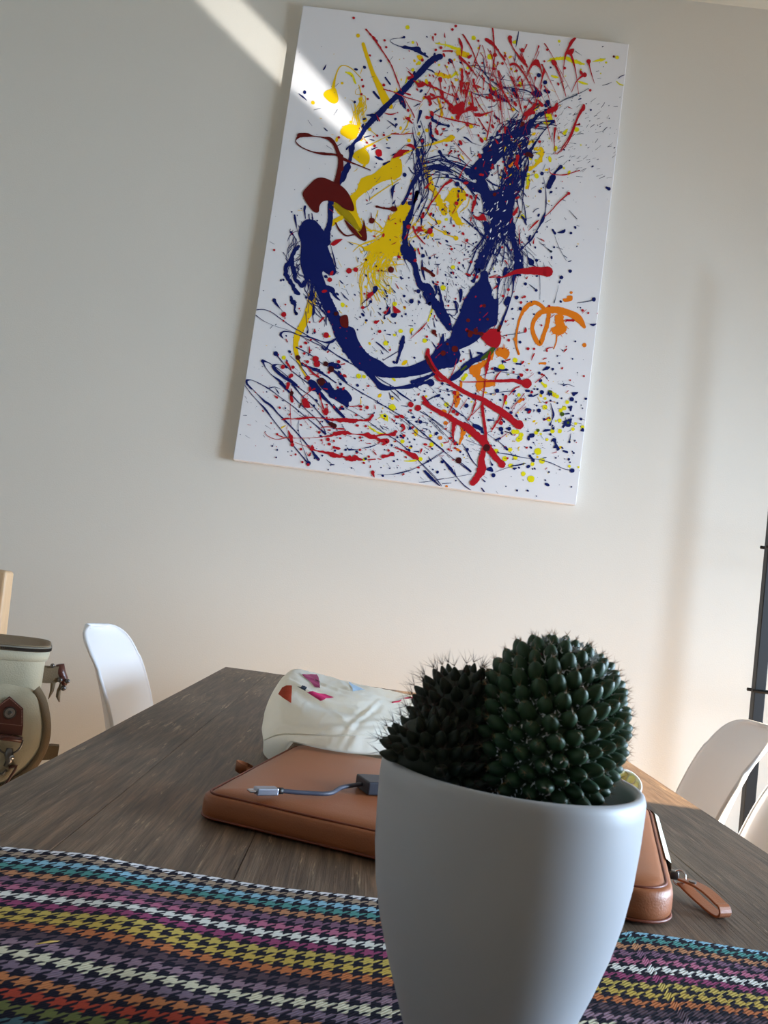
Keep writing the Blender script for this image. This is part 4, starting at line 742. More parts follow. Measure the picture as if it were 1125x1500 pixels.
S('red', [(375, 180, 24), (430, 125, 12)]); S('red', [(395, 400, 10), (430, 340, 18), (490, 260, 10), (560, 160, 20), (640, 105, 30)], .3); S('red', [(345, 480, 34), (355, 440, 24)], .3); B('red', [(295, 580), (330, 585), (345, 610), (385, 612), (330, 630), (300, 625)], False, 1); D('red', 200, 582, 22); D('red', 422, 625, 27, 1.2); S('red', [(250, 580, 20), (280, 660, 16), (370, 760, 10)], .3); B('red', [(790, 240), (815, 245), (810, 270), (785, 262)], False); D('red', 695, 340, 20); S('red', [(710, 230, 6), (712, 275, 18)]); S('red', [(690, 380, 4), (655, 440, 10)]); S('red', [(840, 270, 30), (855, 295, 14)], .4); S('red', [(905, 250, 12), (880, 340, 22), (850, 430, 10)], .3); B('red', [(870, 460), (910, 485), (960, 450), (990, 500), (950, 518), (900, 505)], False); S('red', [(845, 480, 8), (840, 520, 14)]); S('red', [(610, 660, 8), (625, 645, 12)]); D('red', 645, 810, 12); D('dark_red', 45, 398, 30, 1.3, ang=0) if False else D('dark_red', 45, 398, 30); D('red', 570, 580, 10); S('red', [(300, 800, 10), (310, 850, 14)]); D('dark_red', 1085, 250, 18)
K(690, 40)
S('red', [(400, 110, 46), (405, 150, 30), (420, 195, 12), (480, 290, 20), (540, 360, 30), (580, 410, 12)], .2); D('red', 530, 240, 18, 1.3); S('red', [(155, 130, 30), (200, 155, 36), (240, 195, 26), (290, 260, 14), (350, 340, 16)], .2); DS('red', [(75, 145, 12), (115, 373, 11), (323, 377, 15), (468, 452, 14), (410, 513, 11), (783, 236, 13), (755, 355, 11), (222, 545, 13), (245, 290, 22), (232, 430, 17), (492, 602, 16), (128, 640, 10), (963, 425, 15)]); B('red', [(580, 480), (600, 420), (640, 350), (670, 335), (700, 350), (720, 440), (700, 420), (660, 395), (620, 415), (600, 450)], False); S('red', [(595, 440, 14), (575, 510, 8)]); S('red', [(710, 400, 14), (740, 520, 6)]); S('red', [(405, 390, 24), (450, 380, 24), (500, 425, 16), (560, 510, 12), (600, 590, 8), (640, 660, 6)], .2); S('red', [(745, 425, 12), (748, 470, 26), (735, 520, 10), (710, 640, 6)]); B('red', [(828, 340), (870, 350), (885, 385), (860, 400), (835, 385)], False); S('red', [(870, 390, 14), (920, 500, 8), (975, 710, 6)]); S('red', [(1080, 110, 14), (1040, 150, 36), (1000, 220, 22), (975, 280, 24), (965, 330, 14)], .15); B('red', [(980, 260), (1010, 235), (1060, 225), (1050, 270), (1030, 285), (985, 280)], False); S('red', [(1025, 280, 22), (1050, 350, 20), (1080, 480, 8), (1105, 690, 6)], .2); S('red', [(960, 340, 10), (950, 440, 6), (945, 560, 4)]); S('red', [(410, 520, 14), (450, 610, 10), (480, 720, 8), (520, 860, 8)]); S('red', [(505, 510, 16), (480, 545, 24)], .4); S('red', [(520, 540, 16), (540, 640, 8)]); S('red', [(190, 700, 24), (210, 730, 40)], .5, big=False); S('red', [(230, 480, 6), (300, 620, 14), (360, 720, 18), (400, 800, 14), (430, 880, 6)], .3); S('red', [(300, 740, 18), (300, 850, 14)]); S('red', [(560, 900, 40), (600, 870, 40), (660, 800, 30), (680, 740, 8)], .3); S('red', [(690, 750, 8), (730, 810, 34)], .3); B('red', [(800, 870), (850, 820), (885, 790), (885, 850), (840, 880)], False, 2); D('red', 560, 825, 17); S('red', [(250, 640, 5), (255, 690, 30)], .3); S('red', [(600, 470, 7), (650, 600, 6), (690, 640, 5)]); S('red', [(510, 280, 12), (560, 370, 14), (580, 420, 8)], .5)
K(800, 50, 8.65)
D('red', 537, 350, 29); S('red', [(537, 360, 44), (545, 400, 18), (570, 500, 12), (610, 630, 6)]); D('red', 485, 522, 31); S('red', [(475, 525, 40), (430, 555, 20), (380, 610, 12), (320, 740, 7)]); S('red', [(110, 400, 18), (170, 540, 9), (250, 800, 6)]); D('red', 557, 717, 17); D('dark_red', 855, 290, 15); D('red', 12, 205, 14); S('red', [(475, 905, 30), (470, 945, 50), (430, 1000, 34), (380, 1110, 24), (330, 1260, 20), (260, 1400, 14), (180, 1500, 8)], .1); S('red', [(280, 930, 12), (330, 950, 4)]); D('red', 120, 1040, 16)
K(690, 150)
S('red', [(1125, 90, 18), (1080, 200, 20), (1020, 340, 14), (960, 440, 12), (900, 520, 8), (850, 535, 6)], .1); S('red', [(1070, 240, 8), (1115, 230, 20)]); S('red', [(865, 270, 24), (855, 400, 10), (870, 530, 5)]); S('red', [(760, 100, 10), (780, 220, 8), (830, 410, 5)]); S('red', [(805, 680, 8), (820, 735, 8), (900, 750, 8), (970, 748, 12), (1060, 722, 8), (1115, 705, 12)], .15); B('red', [(550, 170), (580, 110), (620, 80), (650, 100), (600, 140), (560, 180)], False, 1); S('red', [(350, 260, 24), (350, 320, 14)]); S('umber', [(580, 540, 50), (630, 550, 30)], .4, big=False); S('red', [(480, 560, 40), (470, 640, 34), (490, 690, 10)], .4); D('red', 705, 408, 15); S('red', [(690, 240, 24), (660, 270, 14)]); S('red', [(800, 100, 50), (870, 60, 40), (885, 20, 24)], .4); S('red', [(900, 350, 8), (900, 390, 6)]); S('dark_red', [(530, 220, 40), (520, 240, 30)], .4, big=False); S('red', [(350, 680, 20), (370, 740, 16)], .5); S('red', [(215, 680, 30), (230, 660, 10)]); D('red', 870, 140, 12); S('orange', [(400, 660, 34), (430, 620, 14)], .5, big=False)
K(690, 260)
D('red', 1005, 168, 17); S('red', [(1000, 170, 18), (900, 260, 12), (830, 340, 10), (755, 410, 6)]); S('red', [(700, 440, 6), (660, 475, 20), (590, 550, 4)]); B('red', [(425, 380), (450, 340), (485, 300), (475, 360), (440, 400)], False); B('red', [(20, 390), (80, 410), (125, 375), (160, 445), (110, 440), (50, 430)], False); S('red', [(30, 250, 24), (10, 350, 20)]); S('red', [(55, 190, 20), (40, 250, 8)]); S('red', [(490, 500, 3), (500, 690, 10)]); D('dark_red', 245, 175, 17); D('red', 320, 722, 12); S('red', [(650, 630, 6), (640, 680, 14)]); S('red', [(350, 860, 14), (380, 900, 6)])
K(680, 370)
S('red', [(260, 260, 10), (330, 255, 12), (400, 255, 14), (460, 230, 30), (540, 200, 46), (620, 195, 60), (720, 190, 84), (800, 195, 90), (860, 200, 108)], .06)
B('red', [(190, 850), (240, 820), (270, 790), (330, 790), (370, 800), (375, 914), (340, 980), (250, 960), (190, 900)], True, 1); S('dark_red', [(370, 760, 30), (350, 810, 30)]); S('dark_red', [(180, 840, 40), (100, 830, 26), (30, 810, 26)], .6, big=False); DS('dark_red', [(40, 700, 20), (205, 550, 18), (165, 620, 8), (240, 690, 14), (60, 850, 26)]); DS('red', [(455, 385, 16), (585, 517, 14), (427, 712, 13), (795, 752, 10), (400, 450, 14), (100, 235, 12)]); S('red', [(595, 470, 14), (620, 455, 16)]); B('red', [(615, 820), (630, 770), (645, 800), (635, 825)], False); S('red', [(1050, 700, 16), (1110, 700, 24)], .3); S('red', [(640, 270, 14), (655, 250, 6)]); S('red', [(20, 225, 14), (60, 238, 16)]); S('red', [(345, 230, 5), (270, 255, 10)]); D('red', 875, 555, 12)
K(740, 420); S('red', [(430, 665, 20), (430, 640, 14), (490, 625, 8)]); DS('red', [(200, 105, 14), (163, 165, 14), (235, 642, 16), (297, 643, 13), (797, 247, 14), (37, 555, 14), (225, 858, 11), (85, 882, 12), (670, 966, 8), (810, 922, 11), (373, 402, 9), (952, 278, 9), (262, 865, 7)]); S('red', [(650, 350, 20), (700, 350, 28)], .3); S('red', [(620, 365, 10), (635, 355, 10)]); B('red', [(150, 895), (185, 905), (175, 930), (150, 920)], False); S('red', [(375, 905, 20), (400, 915, 20)], .4); S('red', [(205, 465, 22), (210, 430, 14)])
K(530, 360)
B('red', [(325, 620), (360, 645), (400, 675), (385, 695), (330, 690)], False); B('red', [(50, 510), (100, 475), (120, 490), (95, 530), (70, 530)], False, 1); D('dark_red', 302, 252, 30); S('dark_red', [(630, 235, 34), (700, 270, 30), (740, 310, 34)], .2); S('red', [(580, 40, 18), (595, 85, 16)], .5); DS('red', [(925, 37, 13), (1003, 180, 12), (185, 885, 18), (28, 496, 11), (783, 378, 12), (890, 620, 11), (10, 640, 18), (445, 635, 10)]); B('red', [(225, 690), (250, 670), (255, 700), (230, 705)], False); S('red', [(670, 790, 6), (620, 850, 14), (550, 914, 8), (500, 960, 5)]); S('red', [(930, 270, 10), (945, 295, 14)]); S('red', [(1075, 290, 14), (1110, 305, 24)]); S('red', [(140, 790, 34), (175, 775, 14)], .4); D('dark_red', 742, 890, 24); S('dark_red', [(745, 900, 20), (775, 920, 6)]); S('red', [(280, 640, 10), (260, 680, 12)]); DS('umber', [(45, 148, 12), (150, 215, 9), (205, 258, 9)]); S('umber', [(200, 262, 6), (260, 268, 4)]); S('red', [(745, 750, 6), (750, 720, 12)])
K(350, 440)
DS('red', [(463, 147, 27), (475, 185, 8), (460, 213, 10), (900, 362, 30), (455, 688, 22), (558, 690, 18), (543, 775, 20), (790, 605, 33), (805, 660, 33), (710, 800, 24), (707, 635, 18), (925, 120, 14), (1028, 633, 18), (480, 46, 10), (742, 408, 11), (675, 550, 14), (640, 480, 14), (622, 87, 9)]); S('red', [(490, 640, 22), (515, 670, 20), (540, 720, 10)]); S('red', [(830, 225, 18), (875, 178, 18)]); S('red', [(485, 400, 8), (500, 430, 12)]); S('red', [(725, 480, 10), (730, 540, 18)]); DS('umber', [(610, 592, 26), (895, 655, 26), (950, 710, 32), (850, 840, 40), (560, 385, 4), (1000, 140, 22)]); S('umber', [(610, 600, 14), (640, 650, 6)]); B('dark_red', [(1050, 170), (1100, 150), (1125, 180), (1125, 280), (1060, 270), (1040, 210)], False); B('red', [(495, 870), (515, 845), (525, 880), (500, 914)], False); S('red', [(1050, 665, 10), (1090, 655, 14)]); S('red', [(780, 300, 12), (780, 320, 20)]); S('red', [(650, 640, 8), (720, 700, 12), (760, 750, 16), (820, 790, 20)], .4)
K(350, 560)
B('red', [(650, 190), (680, 165), (710, 190), (735, 255), (690, 265), (660, 230)], False, 1); B('red', [(865, 295), (900, 270), (925, 290), (910, 340), (880, 335)], False, 1); S('red', [(510, 20, 40), (500, 60, 30)]); B('red', [(525, 150), (545, 60), (552, 140), (565, 200), (540, 208)], False); S('red', [(530, 220, 4), (530, 300, 7), (538, 450, 5)]); DS('red', [(422, 263, 13), (535, 560, 24), (552, 645, 20), (828, 517, 15), (918, 590, 20), (978, 605, 11), (987, 530, 20), (982, 672, 16), (1085, 520, 23), (640, 440, 10), (740, 465, 9), (333, 422, 9), (655, 822, 13), (715, 850, 16), (395, 535, 12), (850, 597, 11), (1060, 743, 15), (640, 690, 14), (965, 388, 18)]); S('red', [(370, 140, 10), (395, 160, 22)]); S('red', [(440, 390, 3), (490, 375, 20), (560, 380, 8), (655, 372, 24), (760, 365, 14), (860, 372, 12), (960, 385, 20), (1090, 385, 30)], .3); S('red', [(265, 515, 6), (300, 555, 6), (390, 590, 6), (480, 575, 8)]); S('red', [(390, 535, 12), (450, 565, 10), (530, 575, 8), (700, 575, 5), (850, 565, 8), (980, 545, 24), (1080, 520, 30)], .3); S('red', [(510, 500, 10), (530, 550, 26), (550, 620, 24)], .3); B('red', [(735, 690), (755, 645), (775, 680), (760, 710)], False); S('red', [(725, 755, 22), (740, 730, 14)]); S('red', [(580, 620, 5), (700, 665, 5), (760, 690, 16), (820, 712, 16), (900, 725, 26), (980, 750, 40), (1060, 765, 20), (1125, 775, 24)], .3); S('red', [(850, 470, 8), (900, 460, 12), (960, 465, 8)]); S('red', [(830, 120, 14), (850, 200, 12), (870, 270, 16)], .4); S('red', [(660, 150, 8), (740, 90, 8), (780, 70, 20)], .3); S('umber', [(940, 430, 40), (985, 450, 50)], .3); S('umber', [(545, 110, 40), (540, 130, 30)], big=False); S('red', [(1010, 480, 12), (1080, 482, 20)]); S('umber', [(640, 220, 14), (625, 260, 14)])
K(490, 590)
S('red', [(0, 180, 12), (100, 185, 46), (190, 190, 40), (250, 185, 20), (330, 180, 24), (365, 160, 34), (395, 130, 26)], .4); S('red', [(0, 320, 26), (100, 310, 46), (200, 325, 8), (300, 330, 24), (350, 335, 56), (420, 355, 34), (470, 390, 30), (540, 395, 56)], .3); S('red', [(410, 350, 14), (500, 330, 20), (560, 330, 20), (610, 325, 48)], .3); S('red', [(500, 430, 24), (540, 400, 30)], .3); S('red', [(0, 550, 36), (80, 560, 18), (160, 580, 50), (230, 575, 52), (290, 590, 12)], .4); S('red', [(350, 590, 14), (420, 583, 14)]); S('red', [(500, 555, 40), (560, 545, 20), (595, 530, 46)], .2); S('red', [(625, 462, 12), (700, 490, 18), (760, 520, 34), (830, 555, 60), (855, 575, 30)], .2); S('red', [(685, 300, 8), (720, 265, 24), (700, 230, 30)], .1); DS('red', [(336, 51, 19), (322, 242, 13), (265, 360, 14), (263, 487, 13), (557, 493, 14), (395, 718, 20), (785, 20, 30), (862, 55, 33), (700, 235, 18), (75, 530, 15), (735, 560, 10), (785, 80, 14), (805, 255, 14), (230, 520, 9), (0, 400, 6), (0, 460, 12)]); S('red', [(395, 730, 30), (410, 765, 10)]); S('red', [(700, 750, 6), (712, 735, 22)]); S('red', [(155, 40, 7), (220, 38, 7), (262, 32, 14)]); S('red', [(370, 645, 8), (370, 665, 14)]); D('orange', 1090, 365, 20)
K(620, 480)
S('red', [(50, 230, 34), (45, 290, 50), (75, 370, 52), (130, 450, 50), (200, 510, 44), (290, 580, 42), (400, 650, 44), (500, 700, 44), (620, 745, 52), (720, 810, 56), (820, 870, 60), (900, 930, 60)], .08)
S('red', [(0, 720, 30), (60, 800, 34), (130, 850, 44), (200, 895, 44)], .2); S('red', [(380, 560, 8), (500, 562, 12), (640, 555, 12), (740, 552, 26), (850, 550, 34), (930, 545, 34), (1010, 565, 50)], .1); D('red', 1065, 575, 53); S('red', [(130, 500, 34), (170, 545, 24), (280, 560, 8)]); B('red', [(610, 90), (660, 40), (700, 30), (790, 60), (790, 130), (740, 160), (690, 130), (640, 130)], True, 1); S('red', [(345, 320, 4), (320, 420, 8), (290, 490, 10)]); S('red', [(690, 250, 10), (670, 340, 30), (655, 420, 34), (640, 500, 12), (630, 620, 12), (610, 740, 14)], .4); DS('red', [(388, 345, 12), (930, 460, 12), (1010, 490, 18), (1070, 437, 14), (880, 130, 14), (310, 865, 18), (1078, 220, 16), (38, 95, 14), (655, 395, 18)]); S('red', [(850, 710, 34), (830, 780, 12), (810, 850, 8)]); S('red', [(1000, 600, 8), (930, 640, 12), (880, 700, 7)], .4); S('red', [(540, 750, 12), (500, 880, 8)]); S('red', [(320, 670, 40), (330, 690, 20)], .3, big=False); S('red', [(320, 760, 10), (260, 890, 10)]); S('red', [(610, 780, 24), (615, 914, 30)], .2); S('red', [(450, 740, 6), (380, 840, 6)]); S('red', [(800, 450, 6), (750, 510, 18), (740, 560, 10)]); S('red', [(1030, 740, 30), (1000, 745, 10)]); DS('dark_red', [(325, 222, 34), (205, 265, 28), (250, 170, 14), (540, 30, 24), (480, 50, 20)]); D('dark_red', 110, 45, 24); S('dark_red', [(115, 55, 30), (140, 95, 8)]); S('orange', [(945, 120, 34), (950, 140, 20)], big=False); S('orange', [(970, 0, 12), (950, 120, 14), (960, 200, 12), (990, 270, 10)])
S('dark_red', [(30, 300, 30), (80, 400, 30), (120, 450, 20)], .1)
K(620, 590)
S('red', [(0, 0, 30), (100, 60, 44), (200, 110, 40), (290, 165, 56), (380, 215, 50), (460, 260, 74), (540, 330, 76), (620, 400, 80), (680, 480, 70), (740, 560, 60), (800, 620, 60)], .1); D('red', 810, 635, 38)
S('red', [(640, 0, 50), (760, 70, 62), (860, 140, 62), (950, 210, 70)], .08); D('red', 985, 228, 48)
S('red', [(605, 30, 30), (620, 160, 28), (640, 280, 30), (640, 380, 36), (625, 480, 50), (600, 590, 64), (605, 680, 90), (570, 750, 74), (510, 825, 66)], .15); D('umber', 650, 465, 38); D('umber', 365, 595, 32)
S('red', [(325, 180, 50), (315, 250, 34), (305, 310, 26), (310, 400, 12)], .4); S('red', [(300, 30, 10), (255, 130, 12)]); S('red', [(545, 0, 10), (500, 110, 10), (460, 180, 14)]); S('red', [(590, 40, 8), (500, 130, 8)]); DS('red', [(312, 93, 20), (350, 120, 18), (800, 210, 22), (710, 270, 12)]); S('red', [(820, 50, 8), (790, 150, 18), (740, 230, 20), (700, 300, 8)], .4); S('red', [(960, 0, 6), (900, 60, 6)]); S('red', [(360, 180, 3), (270, 500, 6)]) ; S('red', [(790, 370, 5), (860, 320, 8)]); S('red', [(215, 415, 14), (260, 408, 6)]); D('red', 260, 480, 12); D('red', 290, 495, 10)
K(740, 550, 7.5)
S('red', [(210, 200, 8), (130, 300, 7), (70, 400, 5)]); S('red', [(230, 300, 5), (110, 430, 6)]); S('orange', [(150, 290, 30), (185, 265, 26)], .4, big=False); S('red', [(330, 80, 8), (430, 0, 8)]); D('red', 712, 55, 10); S('red', [(290, 190, 26), (305, 185, 10)])
S('umber', [(0, 620, 14), (40, 630, 8), (80, 660, 5)])
for c, (V, F) in FINE.items():
    pobj('paint_spatter', V, F, 'p_'+c, True)

# ---------------------------------------------------------------- shell chairs
shell_chair('white moulded plastic shell chair left of the table', -.368, 1.92, .12, 'shell chairs')
shell_chair('white shell chair right of the table, nearer the wall, with a sunlit rim', .474, 1.76, PI-.22, 'shell chairs')
shell_chair('white shell chair at the right picture edge, nearest the camera', .465, 1.27, PI, 'shell chairs')

# ---------------------------------------------------------------- table runner
ROWS = [tuple(int(c_*.86+sum(k_)/3*.14) for c_ in k_) for k_ in [(238, 238, 245), (172, 148, 128), (140, 196, 224), (78, 150, 146), (196, 132, 92), (132, 92, 120), (190, 104, 138), (232, 232, 226), (160, 66, 112), (204, 178, 84), (206, 172, 74), (200, 112, 62), (86, 66, 78), (146, 116, 134), (214, 208, 178), (126, 106, 126), (202, 122, 72), (184, 66, 46), (112, 120, 66), (72, 112, 124), (122, 172, 206), (226, 222, 206), (176, 92, 120), (204, 176, 84), (120, 96, 120), (196, 112, 64), (70, 120, 120), (220, 216, 200)]]
M['runner'] = houndstooth_material(ROWS)
PITCH_U, PITCH_V = .0116, .0118
RY1, RW = .645, .0118*28
def runner():
    NX, NY = 300, 110; V = []; UV = []
    XE0, XE1 = T(0, 1.4).x-.006, T(TW, 1.4).x+.006
    for j in range(NY+1):
        v = j/NY
        for i in range(NX+1):
            s = -.60+1.36*i/NX        # arc position along x
            x, z = s, 0.0
            if s < XE0:
                d = XE0-s; x = XE0-min(d, .008)*.7; z = -max(0, d-.004)
            if s > XE1:
                d = s-XE1; x = XE1+min(d, .008)*.7; z = -max(0, d-.004)
            edge = RY1 + .006*math.sin(s*6+.5) + .004*noise.noise((s*9, 0, 0)) - .012*max(0, 1-abs(s-.10)/.2)*.5 + (0.004 if s > .2 else 0)
            y = edge - v*RW
            wv = .0022*noise.noise((s*7+2, v*2.2, 0)) + .0030*math.exp(-((s+.12+.3*(v-.3))/.05)**2)*max(0, math.sin(v*PI)) + .002*math.exp(-((s+.20-.2*v)/.03)**2)
            fade = 1-min(1, max(0, 1-math.hypot(s-.071, y-.42)/.07))
            top = .7548+max(-.0012, wv)*fade*(1 if z == 0 else 0)
            if v < .015 or v > .985: top -= .002*(1 if z == 0 else 0)
            V.append((x, y, top+z))
            sh = min(1, max(0, (s-.02)/.14)); sh = sh*sh*(3-2*sh)
            UV.append((s/PITCH_U, v*28*(1-sh*.0)+2.0*sh-.35))
    F = []
    for j in range(NY):
        for i in range(NX):
            a = j*(NX+1)+i; F.append((a, a+1, a+NX+2, a+NX+1))
    F = [f[::-1] for f in F]
    o = obj('table_runner', V, F, 'runner', None, True)
    uvl = o.data.uv_layers.new(name='UVMap')
    for lp in o.data.loops: uvl.data[lp.index].uv = UV[lp.vertex_index]
    md = o.modifiers.new('thick', 'SOLIDIFY'); md.thickness = .0034; md.offset = -1
    o['label'] = 'multicoloured houndstooth striped wool runner lying across the near end of the table'; o['category'] = 'table runner'
    return o
runner()
p = on_z(65, 1387, .7565)
st = tube('dry_straw', [(p.x-.008, p.y-.005, .7576), (p.x-.003, p.y-.002, .7584), (p.x+.002, p.y+.002, .7588), (p.x+.007, p.y+.007, .7578)], [.0002, .0004, .0006, .0002], 'straw', None, 6)
st['label'] = 'curled dry yellow straw lying on the striped runner at left'; st['category'] = 'straw'

# ---------------------------------------------------------------- laptop sleeve
SA, SB, SC_, SD = Vector((-.152, .788, 0)), Vector((.243, .668, 0)), Vector((.322, .985, 0)), Vector((-.098, 1.085, 0))
def outline(inset, n=10, rad=.030):
    P = [SA, SB, SC_, SD]; out = []
    rads = [.020, .034, .034, .03]
    for i in range(4):
        a, b, c = P[i-1], P[i], P[(i+1) % 4]; d0 = (a-b).normalized(); d1 = (c-b).normalized()
        r = rads[i]; ang = math.acos(d0.dot(d1)); k = r/math.tan(ang/2); cen = b+(d0+d1).normalized()*(r/math.sin(ang/2))
        s = b+d0*k-cen; e = b+d1*k-cen; a0 = math.atan2(s.y, s.x); a1 = math.atan2(e.y, e.x)
        while a1 < a0: a1 += 2*PI
        if a1-a0 > PI: a1 -= 2*PI
        for q in range(n+1):
            t = a0+(a1-a0)*q/n; out.append(cen+Vector((math.cos(t), math.sin(t), 0))*max(.002, r-inset))
        # side points
        b2 = P[(i+1) % 4]
    full = []; m = n+1
    for i in range(4):
        full += out[i*m:(i+1)*m]; A = out[(i+1)*m-1]; B2 = out[((i+1)*m) % len(out)]
        for q in range(1, 24): full.append(A.lerp(B2, q/24))
    return full
sl = thing('laptop_sleeve', 'tan leather laptop sleeve lying on the table under the cotton bag', 'laptop sleeve', (SA+SB+SC_+SD)/4+Vector((0, 0, .7505)))
sl0 = sl.location.copy()
def sobj(name, V, F, m, par=sl, smooth=True): return obj(name, [Vector(v)-sl0 for v in V], F, m, par, smooth)
def hx(p): # the right end is a little fuller
    return 1+.18*max(0, min(1, (p.x-.05)/.2))
RINGS = [(.012, .7505), (.004, .7512), (.0006, .7545), (0, .7580), (0, .7665), (.0012, .7710), (.0042, .7728), (.0062, .7724), (.0082, .7742), (.012, .7760), (.022, .7775), (.045, .7785), (.09, .7790), (.14, .7792)]
V = []; n0 = len(outline(0)); cen = (SA+SB+SC_+SD)/4
for ins, z in RINGS:
    base = outline(min(ins, .018))
    for q in base:
        if ins > .018: q = q.lerp(cen, min(.999, (ins-.018)/.16))
        zz = .7505+(z-.7505)*hx(q)
        w_ = .0007*noise.noise((q.x*18, q.y*18, z*40))
        V.append((q.x, q.y, zz+(w_ if z > .752 else 0)))
F = []
for i in range(len(RINGS)-1):
    for k in range(n0):
        a = i*n0+k; b = i*n0+(k+1) % n0; F.append((a, b, b+n0, a+n0))
V.append((cen.x, cen.y, .7505+.0287*hx(cen))); c0 = len(V)-1; last = (len(RINGS)-1)*n0
for k in range(n0): F.append((last+k, last+(k+1) % n0, c0))
F.append(tuple(range(n0))[::-1])
sobj('body', V, F, 'leather')
pip = [Vector((q.x, q.y, .7505+(.0228)*hx(q))) for q in outline(.0058)]
VV, FF = tube_data(pip+[pip[0]], .0011, 8, False); sobj('piping', VV, FF, 'leather_dark')
bs = [Vector((q.x, q.y, .7532)) for q in outline(.0004)]
VV, FF = tube_data(bs+[bs[0]], .0012, 6, False); sobj('base_seam', VV, FF, 'leather_dark')
# zipper round the far part of the right side
ol = outline(-.0016); idx = [i for i, q in enumerate(ol) if q.x > .20 and q.y > .765 and (q.x-.0) > 0 and i < n0*.62]
zp = [ol[i] for i in idx]
VV = []; FF = []
for i, q in enumerate(zp):
    nn = (q-cen).normalized()
    for z, o_ in ((.7555, -.001), (.7575, .0022), (.7618, .0030), (.7622, .0018), (.7632, .0018), (.7636, .0030), (.7705, .0020), (.7730, -.003)):
        VV.append((q.x+nn.x*o_, q.y+nn.y*o_, .7505+(z-.7505)*hx(q)))
for i in range(len(zp)-1):
    for k in range(7): a = i*8+k; FF.append((a, a+8, a+9, a+1))
zpo = sobj('zipper', VV, FF, 'zip_tape')
bm = bmesh.new()
for i in range(len(zp)-1):
    for k in range(3):
        q = zp[i].lerp(zp[i+1], k/3); nn = (q-cen).normalized(); p_ = q+nn*.0024-sl0; z = .7505+.0122*hx(q)-sl0.z
        add_box(bm, (p_.x-.0009, p_.y-.0005, z-.0016), (p_.x+.0009, p_.y+.0005, z+.0016))
o = from_bm('zipper_teeth', bm, 'steel', zpo); o['kind'] = 'stuff'
pe = zp[0]; nn = (pe-cen).normalized(); P0 = Vector((pe.x, pe.y, .765))+nn*.004
bm = bmesh.new(); add_box(bm, (-.0045, -.004, -.0035), (.0045, .004, .0035), .0012, 2)
for v in bm.verts: v.co += P0-sl0
from_bm('zipper_slider', bm, 'gunmetal', sl, True)
ring = []
e1 = on_z(1062, 1334, .757); dirp = (Vector((e1.x, e1.y, 0))-Vector((P0.x, P0.y, 0))).normalized(); rc = P0+dirp*.008
for k in range(25):
    a = 2*PI*k/24; ring.append(rc+dirp*.0065*math.cos(a)+Vector((0, 0, .006))*math.sin(a)+Vector((-dirp.y, dirp.x, 0))*.002*math.sin(a)-sl0)
VV, FF = tube_data(ring, .0009, 6, False); obj('pull_ring', VV, FF, 'steel', sl, True)
# strap: a leather band folded into a loop and riveted
side = Vector((-dirp.y, dirp.x, 0))
def strap(name, S0, dirp, side, L, drop, wd, par, base):
    z0 = S0.z; path = []
    zt = lambda t: z0*(1-t)+(base+.0105)*t
    zb = lambda t: (z0-.003)*(1-t)**2+(base+.0012)*(1-(1-t)**2)
    for k in range(13): t = k/12; path.append((t*L, zt(t)+.002*math.sin(t*PI)))
    for k in range(1, 8): a = PI/2-PI*k/8; path.append((L+.0062*math.cos(a), base+.0060+.0048*math.sin(a)))
    for k in range(13): t = 1-k/12; path.append((t*L*.97, zb(t)))
    V = []; F = []; th = .0009
    for i, (d, z) in enumerate(path):
        a = path[max(0, i-1)]; b = path[min(len(path)-1, i+1)]; tx, tz = b[0]-a[0], b[1]-a[1]; l = math.hypot(tx, tz); nx, nz_ = -tz/l, tx/l
        wob = side*(.002*math.sin(i*.3))
        for sgn, o_ in ((-1, th), (1, th), (1, -th), (-1, -th)):
            q = S0+dirp*(d+nx*o_)+side*sgn*wd/2+wob; V.append((q.x, q.y, z+nz_*o_))
    for i in range(len(path)-1):
        for k in range(4): a = i*4+k; b = i*4+(k+1) % 4; F.append((a, a+4, b+4, b))
    F += [(0, 1, 2, 3), tuple(range(len(V)-4, len(V)))[::-1]]
    st = obj(name, [Vector(v)-sl0 for v in V], F, 'leather', par, False)
    md = st.modifiers.new('b', 'BEVEL'); md.width = .0003; md.segments = 2
    return st, zt
S0 = rc+dirp*.004
Ls = (Vector((e1.x, e1.y, 0))-Vector((S0.x, S0.y, 0))).length
ps, zt = strap('pull_strap', S0, dirp, side, Ls-.004, 0, .0125, sl, .7502)
q = S0+dirp*.011; rz = zt(.011/Ls)+.0022
VV, FF = tube_data([(q.x, q.y, rz-.001), (q.x, q.y, rz+.0012)], .0032, 20); VV = [Vector(v)-sl0 for v in VV]; obj('rivet', VV, FF, 'gunmetal', ps)
# second little pull at the far left corner
lp = on_z(342, 1128, .758); pts = []
for k in range(15):
    a = -.3+k/14*(PI+.9); pts.append(Vector((lp.x+.004-.013*math.sin(a)*1.0+.01, lp.y+.012*math.cos(a)*.6+.004, .757+.004*math.sin(a)+.002)))
V = []; F = []
for i, q in enumerate(pts):
    for dz, dx in ((.0055, 0), (-.0055, 0), (-.0055, .0016), (.0055, .0016)):
        V.append(q+Vector((dx, 0, dz))-sl0)
for i in range(len(pts)-1):
    for k in range(4): a = i*4+k; b = i*4+(k+1) % 4; F.append((a, a+4, b+4, b))
obj('pull_loop', V, F, 'leather', sl, True)

